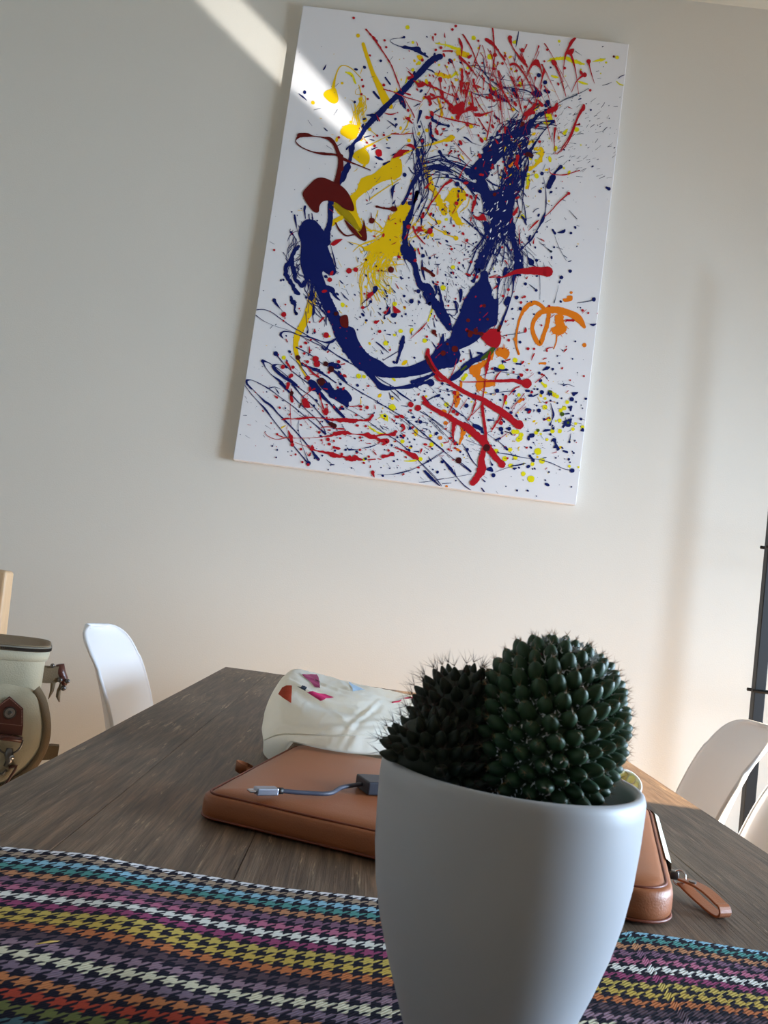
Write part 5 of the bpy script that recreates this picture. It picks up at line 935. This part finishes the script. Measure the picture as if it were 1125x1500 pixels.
# ---------------------------------------------------------------- cable adapter
ZT = .7800
a0 = on_z(363, 1160, ZT+.003); a1 = on_z(331+42, 1160, ZT+.003); b1 = on_z(405, 1160, ZT+.003); h0 = on_z(530, 1149, ZT+.006); h1 = on_z(590, 1150, ZT+.006)
ad = thing('cable_adapter', 'dark grey hub with short cable and silver plug lying on the sleeve', 'adapter', (h0.x, h0.y, ZT))
L0 = ad.location.copy()
dd = (b1-a0); dd.z = 0; dd.normalize(); ang = math.atan2(dd.y, dd.x)
def rbox(name, c, dx, dy, dz, a, m, par, bev):
    bm = bmesh.new(); add_box(bm, (-dx/2, -dy/2, -dz/2), (dx/2, dy/2, dz/2), bev, 3); bmesh.ops.rotate(bm, verts=bm.verts, cent=(0, 0, 0), matrix=Matrix.Rotation(a, 3, 'Z')); bmesh.ops.translate(bm, verts=bm.verts, vec=c-L0)
    return from_bm(name, bm, m, par, False)
pm = Vector((b1.x, b1.y, ZT+.0040))-dd*.0105
rbox('plug_shell', pm, .021, .0108, .0066, ang, 'alu', ad, .0012)
rbox('plug_tip', pm-dd*.0135, .0070, .0084, .0026, ang, 'steel', ad, .0011)
r_ = pm+dd*.0105
tube('strain_relief', [r_-L0, r_+dd*.006-L0], .0030, 'hub_port', ad, 12)
hd = Vector((math.cos(.42), math.sin(.42), 0))
hc = Vector((h0.x, h0.y, ZT+.0062))
pth = crom([tuple(r_+dd*.004), tuple(r_+dd*.030+Vector((0, -.004, -.001))), tuple(r_+dd*.055+Vector((0, -.005, -.0012))), tuple(hc-hd*.020+Vector((0, -.008, -.0020))), tuple(hc-hd*.0005)], .002)
tube('cable', [Vector(q)-L0 for q in pth], .0021, 'cable', ad, 12)
rbox('hub_body', hc+hd*.030, .060, .034, .0125, .42, 'hub', ad, .0015)
rbox('hub_port', hc+hd*.030+Vector((-hd.y, hd.x, 0))*-.0168, .016, .0012, .006, .42, 'hub_port', ad, .0002)

# ---------------------------------------------------------------- cotton bag
TO = Vector((-.02, 1.14, .75))
def tote_s(u, v):
    """u around the section (0 front-bottom, over the top, 1 back-bottom), v along it from the left end"""
    x = -.143+.29*v
    yf = 1.075-.075*math.sin(min(1, v*2.2)*PI/2)+.02*v+.12*v*v           # front foot
    yb = 1.27+.10*v
    h = (.118 - .055*v)*(1-.22*math.exp(-((v)/.07)**2))
    endf = min(1, (v/.10)) ; endf = math.sqrt(max(0, 1-(1-endf)**2))
    ende = min(1, (1-v)/.15); ende = math.sqrt(max(0, 1-(1-ende)**2))
    e = endf*ende
    ym = (yf+yb)/2; hy = (yb-yf)/2*(.35+.65*e)
    a = PI*(1.06-1.12*u)
    ex = .62
    cx_ = math.copysign(abs(math.cos(a))**ex, math.cos(a)); sz = math.copysign(abs(math.sin(a))**.75, math.sin(a))
    y = ym+hy*cx_*(1-.18*max(0, sz)); z = .752+h*max(-.05, sz)*(.25+.75*e)
    x += .010*math.sin(a*1.0)*(-1 if v < .3 else 0)*(1-v/.3 if v < .3 else 0)
    # folds
    f = 0
    f += .0035*math.sin(v*6+u*5+1.3*noise.noise((u*3, v*3, 2)))*math.sin(min(1, u*3)*PI/2)
    f += .009*noise.noise((u*2.4, v*2.6, 5.5))
    r1 = abs(noise.noise((u*5.0+v*2.0, v*4.0-u*1.5, 9.1))); f += .0022*(max(0, .12-r1)/.16)**1.3
    r2 = abs(noise.noise((u*9.0-v*4, v*9.0+u*3, 3.3))); f += .0010*(max(0, .12-r2)/.14)**1.3
    # a long crease and the dent below it
    c1 = (u-.26-.10*v); f -= .012*math.exp(-(c1/.05)**2)*math.exp(-((v-.30)/.20)**2)
    c2 = (u-.12-.16*v); f += .005*math.exp(-(c2/.016)**2)
    for (u0, v0, u1, v1, am, wd) in ((.05, .02, .30, .62, .0030, .012), (.30, .60, .18, 1.0, .0034, .012), (.34, .05, .30, .55, .0028, .016), (.12, .35, .42, .50, .0026, .010), (.22, .70, .50, .80, .0030, .012), (.46, .15, .40, .45, .0024, .012), (.08, .75, .34, .60, .0024, .010), (.55, .30, .44, .80, .0026, .014)):
        dx, dy = u1-u0, v1-v0; t_ = max(0, min(1, ((u-u0)*dx+(v-v0)*dy)/(dx*dx+dy*dy))); d_ = math.hypot(u-u0-dx*t_, v-v0-dy*t_)+.004*noise.noise((u*12, v*12, 8))
        f += am*.6*math.exp(-(d_/wd)**2)*math.sin(PI*(.12+.76*t_)) - am*.7*math.exp(-((d_-wd*1.8)/(wd*1.4))**2)*math.sin(PI*t_)
    f += .0008*noise.noise((u*30, v*30, 1))
    n_ = Vector((0, math.cos(a), math.sin(a)))
    P = Vector((x, y, z))+n_*f*(.4+.6*e)
    # rests on the sleeve in front, on the table elsewhere
    sup = .7515
    mrg = min(P.x-(-.152+(P.y-.788)*.18), 1.075-P.y)
    if mrg > -.01: sup = .7515+.0295*min(1, (mrg+.01)/.014)
    P.z = max(P.z, sup+.0006)
    return P
NU, NV = 130, 150; V = []; F = []
for j in range(NV+1):
    for i in range(NU+1): V.append(tote_s(i/NU, j/NV)-TO)
for j in range(NV):
    for i in range(NU):
        a = j*(NU+1)+i; F.append((a, a+NU+1, a+NU+2, a+1))
for j in range(NV): F.append((j*(NU+1)+NU, (j+1)*(NU+1)+NU, (j+1)*(NU+1), j*(NU+1)))
F.append(tuple(range(NU+1))); F.append(tuple(range(NV*(NU+1), (NV+1)*(NU+1)))[::-1])
tt = thing('cotton_bag', 'crumpled cream cotton bag with pink, plum, orange and blue prints on the sleeve', 'bag', TO)
tote_body = obj('bag_body', V, F, 'tote', tt, True)
from mathutils.bvhtree import BVHTree
bvh = BVHTree.FromPolygons(V, F)
def tote_print(name, m, P):
    """a printed patch: its outline is laid on the cloth and follows every fold"""
    W = []
    for px_, py_ in P:
        d = ray(px_, py_); h = bvh.ray_cast(CAM-TO, d.normalized()); W.append(h[0])
    if any(w is None for w in W): print('print off the cloth', name); return
    c = sum(W, Vector())/len(W); VV = []; FF = []; n = len(W); K_ = 20; idx = {}
    dirs = []
    for k in range(n):
        A, B2 = W[k], W[(k+1) % n]
        tri = {}
        for i in range(K_+1):
            for j in range(K_+1-i):
                p_ = c+(A-c)*(i/K_)+(B2-c)*(j/K_); q_ = bvh.find_nearest(p_)
                tri[i, j] = len(VV); VV.append(q_[0]+(q_[1] if q_[1].dot(CAM-TO-q_[0]) > 0 else -q_[1])*.0012)
        for i in range(K_):
            for j in range(K_-i):
                FF.append((tri[i, j], tri[i+1, j], tri[i, j+1]))
                if i+j < K_-1: FF.append((tri[i+1, j], tri[i+1, j+1], tri[i, j+1]))
    obj(name, VV, FF, m, tt, True)
def cc(L): return [(380+x/4.6875, 950+y/4.6875) for x, y in L]
tote_print('printed_shape', 'pr_plum', cc([(290, 184), (392, 182), (415, 276), (380, 270)]))
tote_print('printed_shape', 'pr_orange', cc([(133, 315), (160, 270), (190, 255), (224, 256), (218, 380), (175, 350)]))
tote_print('printed_shape', 'pr_slate', cc([(262, 262), (322, 270), (318, 292)]))
tote_print('printed_shape', 'pr_pink', cc([(328, 300), (450, 316), (510, 338), (420, 360)]))
tote_print('printed_shape', 'pr_blue', cc([(612, 232), (725, 292), (640, 300)]))
# drawstring and seam at the mouth, right end
dsp = [tote_s(.42+.10*math.sin(k*.4), .55+.42*k/14)-TO+Vector((0, 0, .0012)) for k in range(15)]
tube('drawstring', dsp, .0011, 'pr_red', tt, 6)
sm = [tote_s(.10+.16*k/30, .02+.95*k/30)-TO for k in range(31)]
sm = [q+Vector((0, -.0006, .0004)) for q in sm]
tube('seam', sm, .0010, 'tote', tt, 6)

# ---------------------------------------------------------------- squeezed lemon half
lm = on_z(908, 1156, .765)
lh = thing('lemon_half', 'squeezed lemon half in the sun on the table behind the pot', 'lemon', (lm.x, lm.y, .7504))
prof = [(.0, .001), (.010, .001), (.017, .005), (.0205, .012), (.0212, .020), (.0200, .0265), (.0185, .0272), (.0170, .0262), (.0165, .020), (.014, .012), (.006, .008), (0, .0075)]
cup = lathe('rind', prof, 'lemon_pith', lh, 40)
VV = []; FF = []
for k in range(9):
    a = 2*PI*k/9; b = len(VV)
    for (r, z, w_) in ((.002, .012, .1), (.008, .0135, .5), (.0158, .019, .95), (.0160, .0245, .9)):
        for sg in (-1, 0, 1):
            an = a+sg*w_*.30; rr = r-(0.0 if sg == 0 else .0012); VV.append((rr*math.cos(an), rr*math.sin(an), z+(.0022 if sg == 0 else 0)))
    for i in range(3):
        for j in range(2): FF.append((b+i*3+j, b+i*3+j+1, b+i*3+j+4, b+i*3+j+3))
obj('pulp', VV, FF, 'lemon_flesh', lh, True)
lh.rotation_euler = (math.radians(42), 0, .2); lh.location.z += .0085

# ---------------------------------------------------------------- potted cactus
PC = Vector((.0675, .42, .7552))
pc = thing('potted_cactus', 'clustered green ball cactus in a pale grey ceramic pot on the runner', 'plant', PC)
HP = .1435
prof = [(.0, .0), (.021, .0), (.0255, .0015), (.0320, .012), (.0375, .024), (.0425, .037), (.0488, .053), (.0545, .070), (.0585, .086), (.0610, .102), (.0624, .120), (.0630, .134), (.0630, .1395), (.0622, .1422), (.0608, .1433), (.0594, .1432), (.0580, .1420), (.0574, .1395), (.0566, .128), (.0545, .105), (.0, .104)]
lathe('pot', prof, 'pot', pc, 96)
NSO = 40; V = []; F = []
for j in range(14):
    for k in range(NSO):
        r = .0563*j/13; a = 2*PI*k/NSO
        V.append((r*math.cos(a), r*math.sin(a), .121+.003*noise.noise((r*200*math.cos(a), r*200*math.sin(a), 0)) if j < 13 else .120))
for j in range(13):
    for k in range(NSO): a = j*NSO+k; b = j*NSO+(k+1) % NSO; F.append((a, a+NSO, b+NSO, b))
obj('soil', V, F, 'soil', pc, True)
# tubercle meshes, shared
def tubercle_mesh(name, m, L, r, sharp):
    prof = [(r*1.12, -.0025), (r*1.08, 0), (r*1.04, L*.3), (r*(.93-.12*sharp), L*.55), (r*(.68-.20*sharp), L*.80), (r*(.34-.10*sharp), L*.95), (0.0001, L)]
    V = []; F = []; n = 10
    for i, (rr, z) in enumerate(prof):
        for k in range(n):
            a = 2*PI*k/n; q = 1.0+.08*math.cos(2*a)
            # flattened underside, keel on top
            V.append((rr*math.cos(a)*q, rr*math.sin(a)*(.9 if math.sin(a) < 0 else 1.0)+.12*L*(z/L)**2, z))
    for i in range(len(prof)-1):
        for k in range(n): a = i*n+k; b = i*n+(k+1) % n; F.append((a, b, b+n, a+n))
    me = bpy.data.meshes.new(name); me.from_pydata(V, [], F); me.materials.append(M[m])
    for p_ in me.polygons: p_.use_smooth = True
    return me
RC = random.Random(3)
def cactus_head(c, ax, ra, rb, n, L, tr_, mesh, mf, spl, nsp, sp_mat, wool, tmin=.10, cap=None, cap_n=300):
    """one globe: ellipsoid with axis ax, tubercles set on the golden spiral from the apex down"""
    ax = Vector(ax).normalized(); q = ax.to_track_quat('Z', 'Y').to_matrix(); c = Vector(c)
    V = []; F = []; NA, NB = 32, 20
    for j in range(NB+1):
        th = PI*j/NB
        for k in range(NA): a = 2*PI*k/NA; V.append(c+q @ Vector((ra*math.sin(th)*math.cos(a), ra*math.sin(th)*math.sin(a), rb*math.cos(th))))
    for j in range(NB):
        for k in range(NA): a = j*NA+k; b = j*NA+(k+1) % NA; F.append((a, a+NA, b+NA, b))
    body = obj('cactus_head', V, F, mf, pc, True)
    SV, SF, WV, WF, BV, BF = [], [], [], [], [], []
    first = True; bud = 0
    i = 0; placed = 0
    while i < n:
        f = tmin+(1-tmin)*(i/n); i += 1
        th = math.acos(max(-1, 1-2*f*.93)); an = i*2.399963
        lp = Vector((ra*math.sin(th)*math.cos(an), ra*math.sin(th)*math.sin(an), rb*math.cos(th)))
        nr = Vector((lp.x/ra**2, lp.y/ra**2, lp.z/rb**2)).normalized(); dr = (nr+Vector((0, 0, .22))*(1 if cap is None else cap)).normalized()
        P = c+q @ lp; Dn = q @ dr; upl = q @ Vector((0, 0, 1))
        tp_ = P+Dn*L
        if (math.hypot(P.x, P.y) > .053 and P.z < .1445) or (math.hypot(tp_.x, tp_.y) > .0555 and min(P.z, tp_.z) < .1455): continue
        if P.z < .114: continue
        gs = .55+.45*min(1, (f)/.16)
        sc = gs*RC.uniform(.92, 1.08)
        x = upl.cross(Dn).normalized(); y = Dn.cross(x).normalized()
        Mx = Matrix(((x.x, y.x, Dn.x, P.x), (x.y, y.y, Dn.y, P.y), (x.z, y.z, Dn.z, P.z), (0, 0, 0, 1)))
        if Dn.y > .45 or placed >= cap_n:      # the far side: joined
            b0 = len(BV); MT = Mx @ Matrix.Diagonal((sc, sc, sc, 1)); BV += [MT @ v.co for v in mesh.vertices]; BF += [tuple(k+b0 for k in p_.vertices) for p_ in mesh.polygons]
            continue
        o = bpy.data.objects.new('tubercle', mesh); C.objects.link(o); o.parent = body; o.matrix_local = Mx @ Matrix.Diagonal((sc, sc, sc, 1)); placed += 1
        tip = P+Dn*L*sc+y*.0012
        for s_ in range(nsp):
            a = 2*PI*s_/nsp+RC.random(); tl = .35+.9*RC.random()
            d = (Dn*(.9 if s_ else 2)+x*math.cos(a)*tl+y*math.sin(a)*tl+Vector((0, 0, .15))).normalized(); ll = spl*RC.uniform(.6, 1.15)*(.7+.3*gs); bw = .00016
            b = len(SV); s1 = d.cross(Vector((.3, .5, .8))).normalized(); s2 = d.cross(s1)
            for k in range(3): t = 2*PI*k/3; SV.append(tip+s1*math.cos(t)*bw+s2*math.sin(t)*bw)
            SV.append(tip+d*ll); SF += [(b, b+1, b+3), (b+1, b+2, b+3), (b+2, b, b+3)]
        if wool:
            nw = 70 if f < .12 else (36 if f < .28 else 14)
            ctr = P - q @ Vector((0, 0, .0005))
            for s_ in range(nw):
                a = RC.random()*6.28; off = (x*math.cos(a)+y*math.sin(a)-y*.8)*RC.uniform(.2, 1)*tr_*1.25; st = ctr+off+Dn*RC.uniform(0, .0018 if f > .22 else .004); d = (Dn*.6+Vector((RC.uniform(-1, 1), RC.uniform(-1, 1), RC.uniform(-1, 1)))).normalized(); b = len(WV); s1 = d.cross(Vector((.2, .9, .3))).normalized()*.00042
                ll = RC.uniform(.0015, .0034); WV += [st-s1, st+s1, st+d*ll]; WF.append((b, b+1, b+2))
            if .10 < f < .3 and RC.random() < .16 and bud < 7:
                bud += 1; bq = P+y*tr_*1.1+Dn*L*.35
                bm = bmesh.new(); bmesh.ops.create_uvsphere(bm, u_segments=8, v_segments=6, radius=.0015, matrix=Matrix.Translation(bq)); from_bm('flower_bud', bm, 'bud', body, True)
    if BV: o = obj('rear_tubercles', BV, BF, mf, body, True); o['kind'] = 'stuff'
    o = obj('spines', SV, SF, sp_mat, body); o['kind'] = 'stuff'
    if wool: o = obj('wool', WV, WF, 'wool', body); o['kind'] = 'stuff'
    return body
mA = tubercle_mesh('tubercle', 'flesh', .0086, .0037, .1)
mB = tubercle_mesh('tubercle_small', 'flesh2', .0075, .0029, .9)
def rel(px_, py_, d): return on_y(px_, py_, d)-PC
cA = rel(803, 1066, .418)
cactus_head(cA, (.20, .25, 1), .0305, .0405, 235, .0082, .0034, mA, 'flesh', .0042, 5, 'spine_pale', True, .012, cap_n=160)
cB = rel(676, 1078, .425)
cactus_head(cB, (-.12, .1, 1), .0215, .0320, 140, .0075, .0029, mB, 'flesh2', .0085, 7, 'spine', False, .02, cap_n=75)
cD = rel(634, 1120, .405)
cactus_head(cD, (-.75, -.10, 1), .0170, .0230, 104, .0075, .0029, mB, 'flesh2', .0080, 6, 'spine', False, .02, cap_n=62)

# ---------------------------------------------------------------- olive canvas bag
BGA = .40
W_, D_ = .18, .12; BZ0 = .4525
FR = on_y(62, 1000, 1.27)
def bd(a_, b_): return Vector((a_*math.cos(BGA)-b_*math.sin(BGA), a_*math.sin(BGA)+b_*math.cos(BGA), 0))
_o = FR-bd(W_/2, -D_/2)
BZ1 = on_y(40, 957, 1.25).z
bgx = thing('canvas_backpack', 'olive green canvas backpack with brown leather straps on the wooden chair', 'backpack', (_o.x, _o.y, BZ0), BGA)
B0 = bgx.location.copy()
_nx, _ny = bd(1, 0), bd(0, 1)
def lp_(px_, py_, yl):
    d = ray(px_, py_); t = (yl-(CAM-B0).dot(_ny))/d.dot(_ny); P = CAM+d*t-B0
    return Vector((P.dot(_nx), P.dot(_ny), P.z))
# body: superellipse sections
V = []; F = []; ns, nz_ = 72, 44
for j in range(nz_+1):
    t = j/nz_; z = BZ0+(BZ1-BZ0)*t
    sw = 1-.05*(1-t)+.02*math.sin(t*PI); 
    for k in range(ns):
        a = 2*PI*k/ns; ca, sa = math.cos(a), math.sin(a); e = .5
        x = math.copysign(abs(ca)**e, ca)*W_/2*sw; y = math.copysign(abs(sa)**e, sa)*D_/2*(1+.10*math.sin(t*PI))
        w_ = .0045*noise.noise((x*14, y*14, z*12))+.002*noise.noise((x*40, y*40, z*35))-.004*math.exp(-((z-(.70+x*.5))/.012)**2)*(1 if sa < 0 else 0)
        V.append(Vector((x*(1+w_*6), y*(1+w_*10), z-B0.z)))
for j in range(nz_):
    for k in range(ns): a = j*ns+k; b = j*ns+(k+1) % ns; F.append((a, b, b+ns, a+ns))
F.append(tuple(range(ns))[::-1]); F.append(tuple(range(nz_*ns, (nz_+1)*ns)))
obj('bag_body', V, F, 'olive', bgx, True)
def rimpath(z, g=0, n=96):
    out = []
    for k in range(n):
        a = 2*PI*k/n; ca, sa = math.cos(a), math.sin(a); e = .5
        out.append(Vector((math.copysign(abs(ca)**e, ca)*(W_/2+g), math.copysign(abs(sa)**e, sa)*(D_/2+g), z-B0.z)))
    return out
# domed lid, hem bands and the zip between them
V = []; F = []
lev = [(0.002, 0), (.0050, .0006), (.0050, .0022), (.003, .0030), (-.004, .0020), (-.02, -.002), (-.05, -.006)]
for g_, dz in lev: V += rimpath(BZ1+.008+dz, g_)
for j in range(len(lev)-1):
    for k in range(96): a = j*96+k; b = j*96+(k+1) % 96; F.append((a, b, b+96, a+96))
F.append(tuple(range((len(lev)-1)*96, len(lev)*96))); F.append(tuple(range(96))[::-1])
obj('lid', V, F, 'webbing', bgx, True)
V = []; F = []
for g_, dz in ((.001, -.014), (.0035, -.013), (.0045, -.006), (.0040, .001), (.001, .002)): V += rimpath(BZ1+dz, g_)
for j in range(4):
    for k in range(96): a = j*96+k; b = j*96+(k+1) % 96; F.append((a, b, b+96, a+96))
obj('top_band', V, F, 'olive', bgx, True)
V = []; F = []
for g_, dz in ((.0035, .0005), (.0055, .002), (.0055, .0065), (.0035, .0085)): V += rimpath(BZ1+dz, g_)
for j in range(3):
    for k in range(96): a = j*96+k; b = j*96+(k+1) % 96; F.append((a, b, b+96, a+96))
zz = obj('zipper', V, F, 'zip_dark', bgx, True)
bm = bmesh.new(); rp = rimpath(BZ1+.0042, .0060, 400)
for i, q in enumerate(rp):
    if q.y < .03: add_box(bm, (q.x-.0006, q.y-.0010, q.z-.0022), (q.x+.0006, q.y+.0010, q.z+.0022))
o = from_bm('zipper_teeth', bm, 'gunmetal', zz); o['kind'] = 'stuff'
# front pocket: soft puffed panel with a webbing border
def fpt(px_, py_, off=0): return lp_(px_, py_, -D_/2-off)
pr = [(-150, 1000), (-80, 1000), (0, 1001), (30, 1006), (52, 1012), (62, 1030), (66, 1060), (64, 1085), (56, 1105), (40, 1125), (22, 1138), (0, 1150), (-60, 1165), (-150, 1165)]
c_ = crom(pr, 5); ctr = (-40, 1085); rings = [(1.0, -.004), (1.0, .008), (.985, .013), (.93, .017), (.8, .020), (.5, .021), (.05, .021)]
V = []; F = []; n = len(c_)
for s_, off in rings:
    for (x, y) in c_:
        xx, yy = ctr[0]+(x-ctr[0])*s_, ctr[1]+(y-ctr[1])*s_; p_ = fpt(xx, yy, off); p_.y += .0025*noise.noise((p_.x*30, 0, p_.z*30))
        V.append(p_)
for j in range(len(rings)-1):
    for k in range(n): a = j*n+k; b = j*n+(k+1) % n; F.append((a, b, b+n, a+n))
F.append(tuple(range((len(rings)-1)*n, len(rings)*n)))
obj('front_pocket', V, F, 'olive', bgx, True)
bp_ = crom([(50, 1011), (60, 1030), (65, 1060), (63, 1085), (55, 1106), (40, 1126), (22, 1140), (0, 1152), (-60, 1170)], 4)
V = []; F = []
for (x, y) in bp_:
    dx, dy = x-ctr[0], y-ctr[1]; l = math.hypot(dx, dy); ux, uy = dx/l, dy/l
    for w_, off in ((-3, .0135), (-2, .0165), (3.5, .0155), (9, .0125), (10, .004)): V.append(fpt(x+ux*w_, y+uy*w_, off))
for i in range(len(bp_)-1):
    for k in range(4): a = i*5+k; F.append((a, a+1, a+6, a+5))
obj('pocket_trim', V, F, 'webbing', bgx, True)
# leather tab with snap, fold and D-ring
def plate(name, P, off, th, m, par=bgx):
    A = [fpt(x, y, off) for x, y in P]; Bk = [q+Vector((0, th, 0)) for q in A]; n = len(A)
    F = [tuple(range(n)), tuple(range(n, 2*n))[::-1]]+[(k, k+n, (k+1) % n+n, (k+1) % n) for k in range(n)]
    o = obj(name, A+Bk, F, m, par); md = o.modifiers.new('b', 'BEVEL'); md.width = .0006; md.segments = 2; return o
TABO = .0245
tab = plate('leather_tab', [(14, 1020), (34, 1038), (34, 1064), (32, 1078), (-6, 1074), (-8, 1060), (-6, 1036)], TABO, .0028, 'brown_leather')
def sphere_at(name, p_, r, m, par, fl=1):
    bm = bmesh.new(); bmesh.ops.create_uvsphere(bm, u_segments=20, v_segments=12, radius=r); 
    for v in bm.verts: v.co = Vector((v.co.x, v.co.y*fl, v.co.z))+p_
    return from_bm(name, bm, m, par, True)
sn = fpt(14.5, 1044, TABO+.0004)
VV, FF = tube_data([sn+Vector((0, .001, 0)), sn+Vector((0, -.0012, 0))], .0088, 28); obj('snap_ring', VV, FF, 'gunmetal', tab)
VV, FF = tube_data([sn+Vector((0, 0, 0)), sn+Vector((0, -.0024, 0))], .0070, 28); obj('snap_cap', VV, FF, 'steel', tab)
sphere_at('snap_centre', sn+Vector((0, -.0022, 0)), .0032, 'gunmetal', tab, .35)
bm = bmesh.new()
edge = [(14, 1023), (32, 1040), (32, 1062), (-6, 1058)]
def stitches(A, Bq, n):
    for k in range(n):
        t = (k+.3)/n; x = A[0]+(Bq[0]-A[0])*t; y = A[1]+(Bq[1]-A[1])*t; p_ = fpt(x, y, TABO+.0003); add_box(bm, (p_.x-.0007, p_.y-.0003, p_.z-.0004), (p_.x+.0007, p_.y+.0003, p_.z+.0004))
stitches((14, 1022.5), (32, 1039), 11); stitches((32, 1040), (32, 1062), 10); stitches((32, 1063), (-6, 1059), 16); stitches((14, 1022.5), (-5, 1037), 11)
o = from_bm('stitching', bm, 'thread', tab); o['kind'] = 'stuff'
fd = [fpt(-8, 1079, TABO+.002), fpt(12, 1081, TABO+.003), fpt(32, 1084, TABO+.002)]
tube('leather_fold', fd, .0042, 'brown_leather', bgx, 14)
dr_ = []
for k in range(21):
    a = PI*k/20; dr_.append(fpt(13+20*math.cos(a), 1084+20*math.sin(a), TABO+.001))
tube('d_ring', dr_, .0014, 'gunmetal', bgx, 8)
q0 = fpt(14, 1098, TABO+.004)
cl = tube('swivel_clasp', [q0+Vector((0, 0, .002)), q0+Vector((0, -.001, -.006)), q0+Vector((.002, 0, -.016)), q0+Vector((-.002, 0, -.024))], [.0045, .0062, .0048, .0030], 'gunmetal', bgx, 14)
sphere_at('clasp_button', q0+Vector((.0042, -.003, -.010)), .0042, 'steel', cl)
hook = [fpt(10, 1128, TABO), fpt(3, 1134, TABO+.002), fpt(-6, 1133, TABO+.002), fpt(-14, 1126, TABO+.001)]
tube('clasp_hook', hook, .0022, 'gunmetal', cl, 8)
cord = [fpt(13, 1124, TABO), fpt(24, 1122, TABO), fpt(18, 1134, TABO), fpt(10, 1146, TABO), fpt(2, 1160, TABO)]
tube('hanging_strap', [Vector(q) for q in crom([tuple(q) for q in cord], .004)], .0042, 'brown_leather', bgx, 10, .5)
# side strap with buckle
def sp(px_, py_, y): return lp_(px_, py_, y)
SY = -.01
k0 = [sp(62, 986, SY), sp(78, 988, SY), sp(92, 985, SY), sp(96, 992, SY)]
def band(name, P, wz, th, m):
    V = []; F = []
    for q in P:
        V += [q+Vector((0, -th, wz)), q+Vector((0, -th, -wz)), q+Vector((0, th, -wz)), q+Vector((0, th, wz))]
    for i in range(len(P)-1):
        for k in range(4): a = i*4+k; b = i*4+(k+1) % 4; F.append((a, b, b+4, a+4))
    F += [(0, 1, 2, 3)[::-1], tuple(range(len(V)-4, len(V)))]
    return obj(name, V, F, m, bgx, False)
band('side_strap', [sp(60, 987, SY), sp(70, 988, SY), sp(82, 988, SY), sp(88, 986, SY)], .0125, .006, 'webbing')
V, F = tube_data([sp(88, 973, SY), sp(89, 985, SY), sp(93, 996, SY), sp(95, 1004, SY)], [.0062, .0075, .0072, .0035], 12); sl2 = obj('strap_slide', V, F, 'brown_leather', bgx, True)
for (x, y, r) in ((77, 975, .0034), (88, 996, .0040), (93, 1008, .0042), (99, 998, .0036)): sphere_at('buckle_knob', sp(x, y, SY-.008), r, 'gunmetal', sl2)
tube('strap_tail', [sp(90, 1000, SY), sp(86, 1012, SY), sp(85, 1020, SY), sp(87, 1028, SY)], [.004, .0062, .0065, .002], 'webbing', bgx, 8, .5)
tube('strap_tail', [sp(78, 1000, SY), sp(76, 1012, SY), sp(71, 1024, SY)], [.0075, .0055, .0012], 'webbing', bgx, 8, .5)
band('lower_strap', [sp(62, 1102, SY), sp(74, 1101, SY), sp(85, 1102, SY)], .0105, .008, 'webbing')
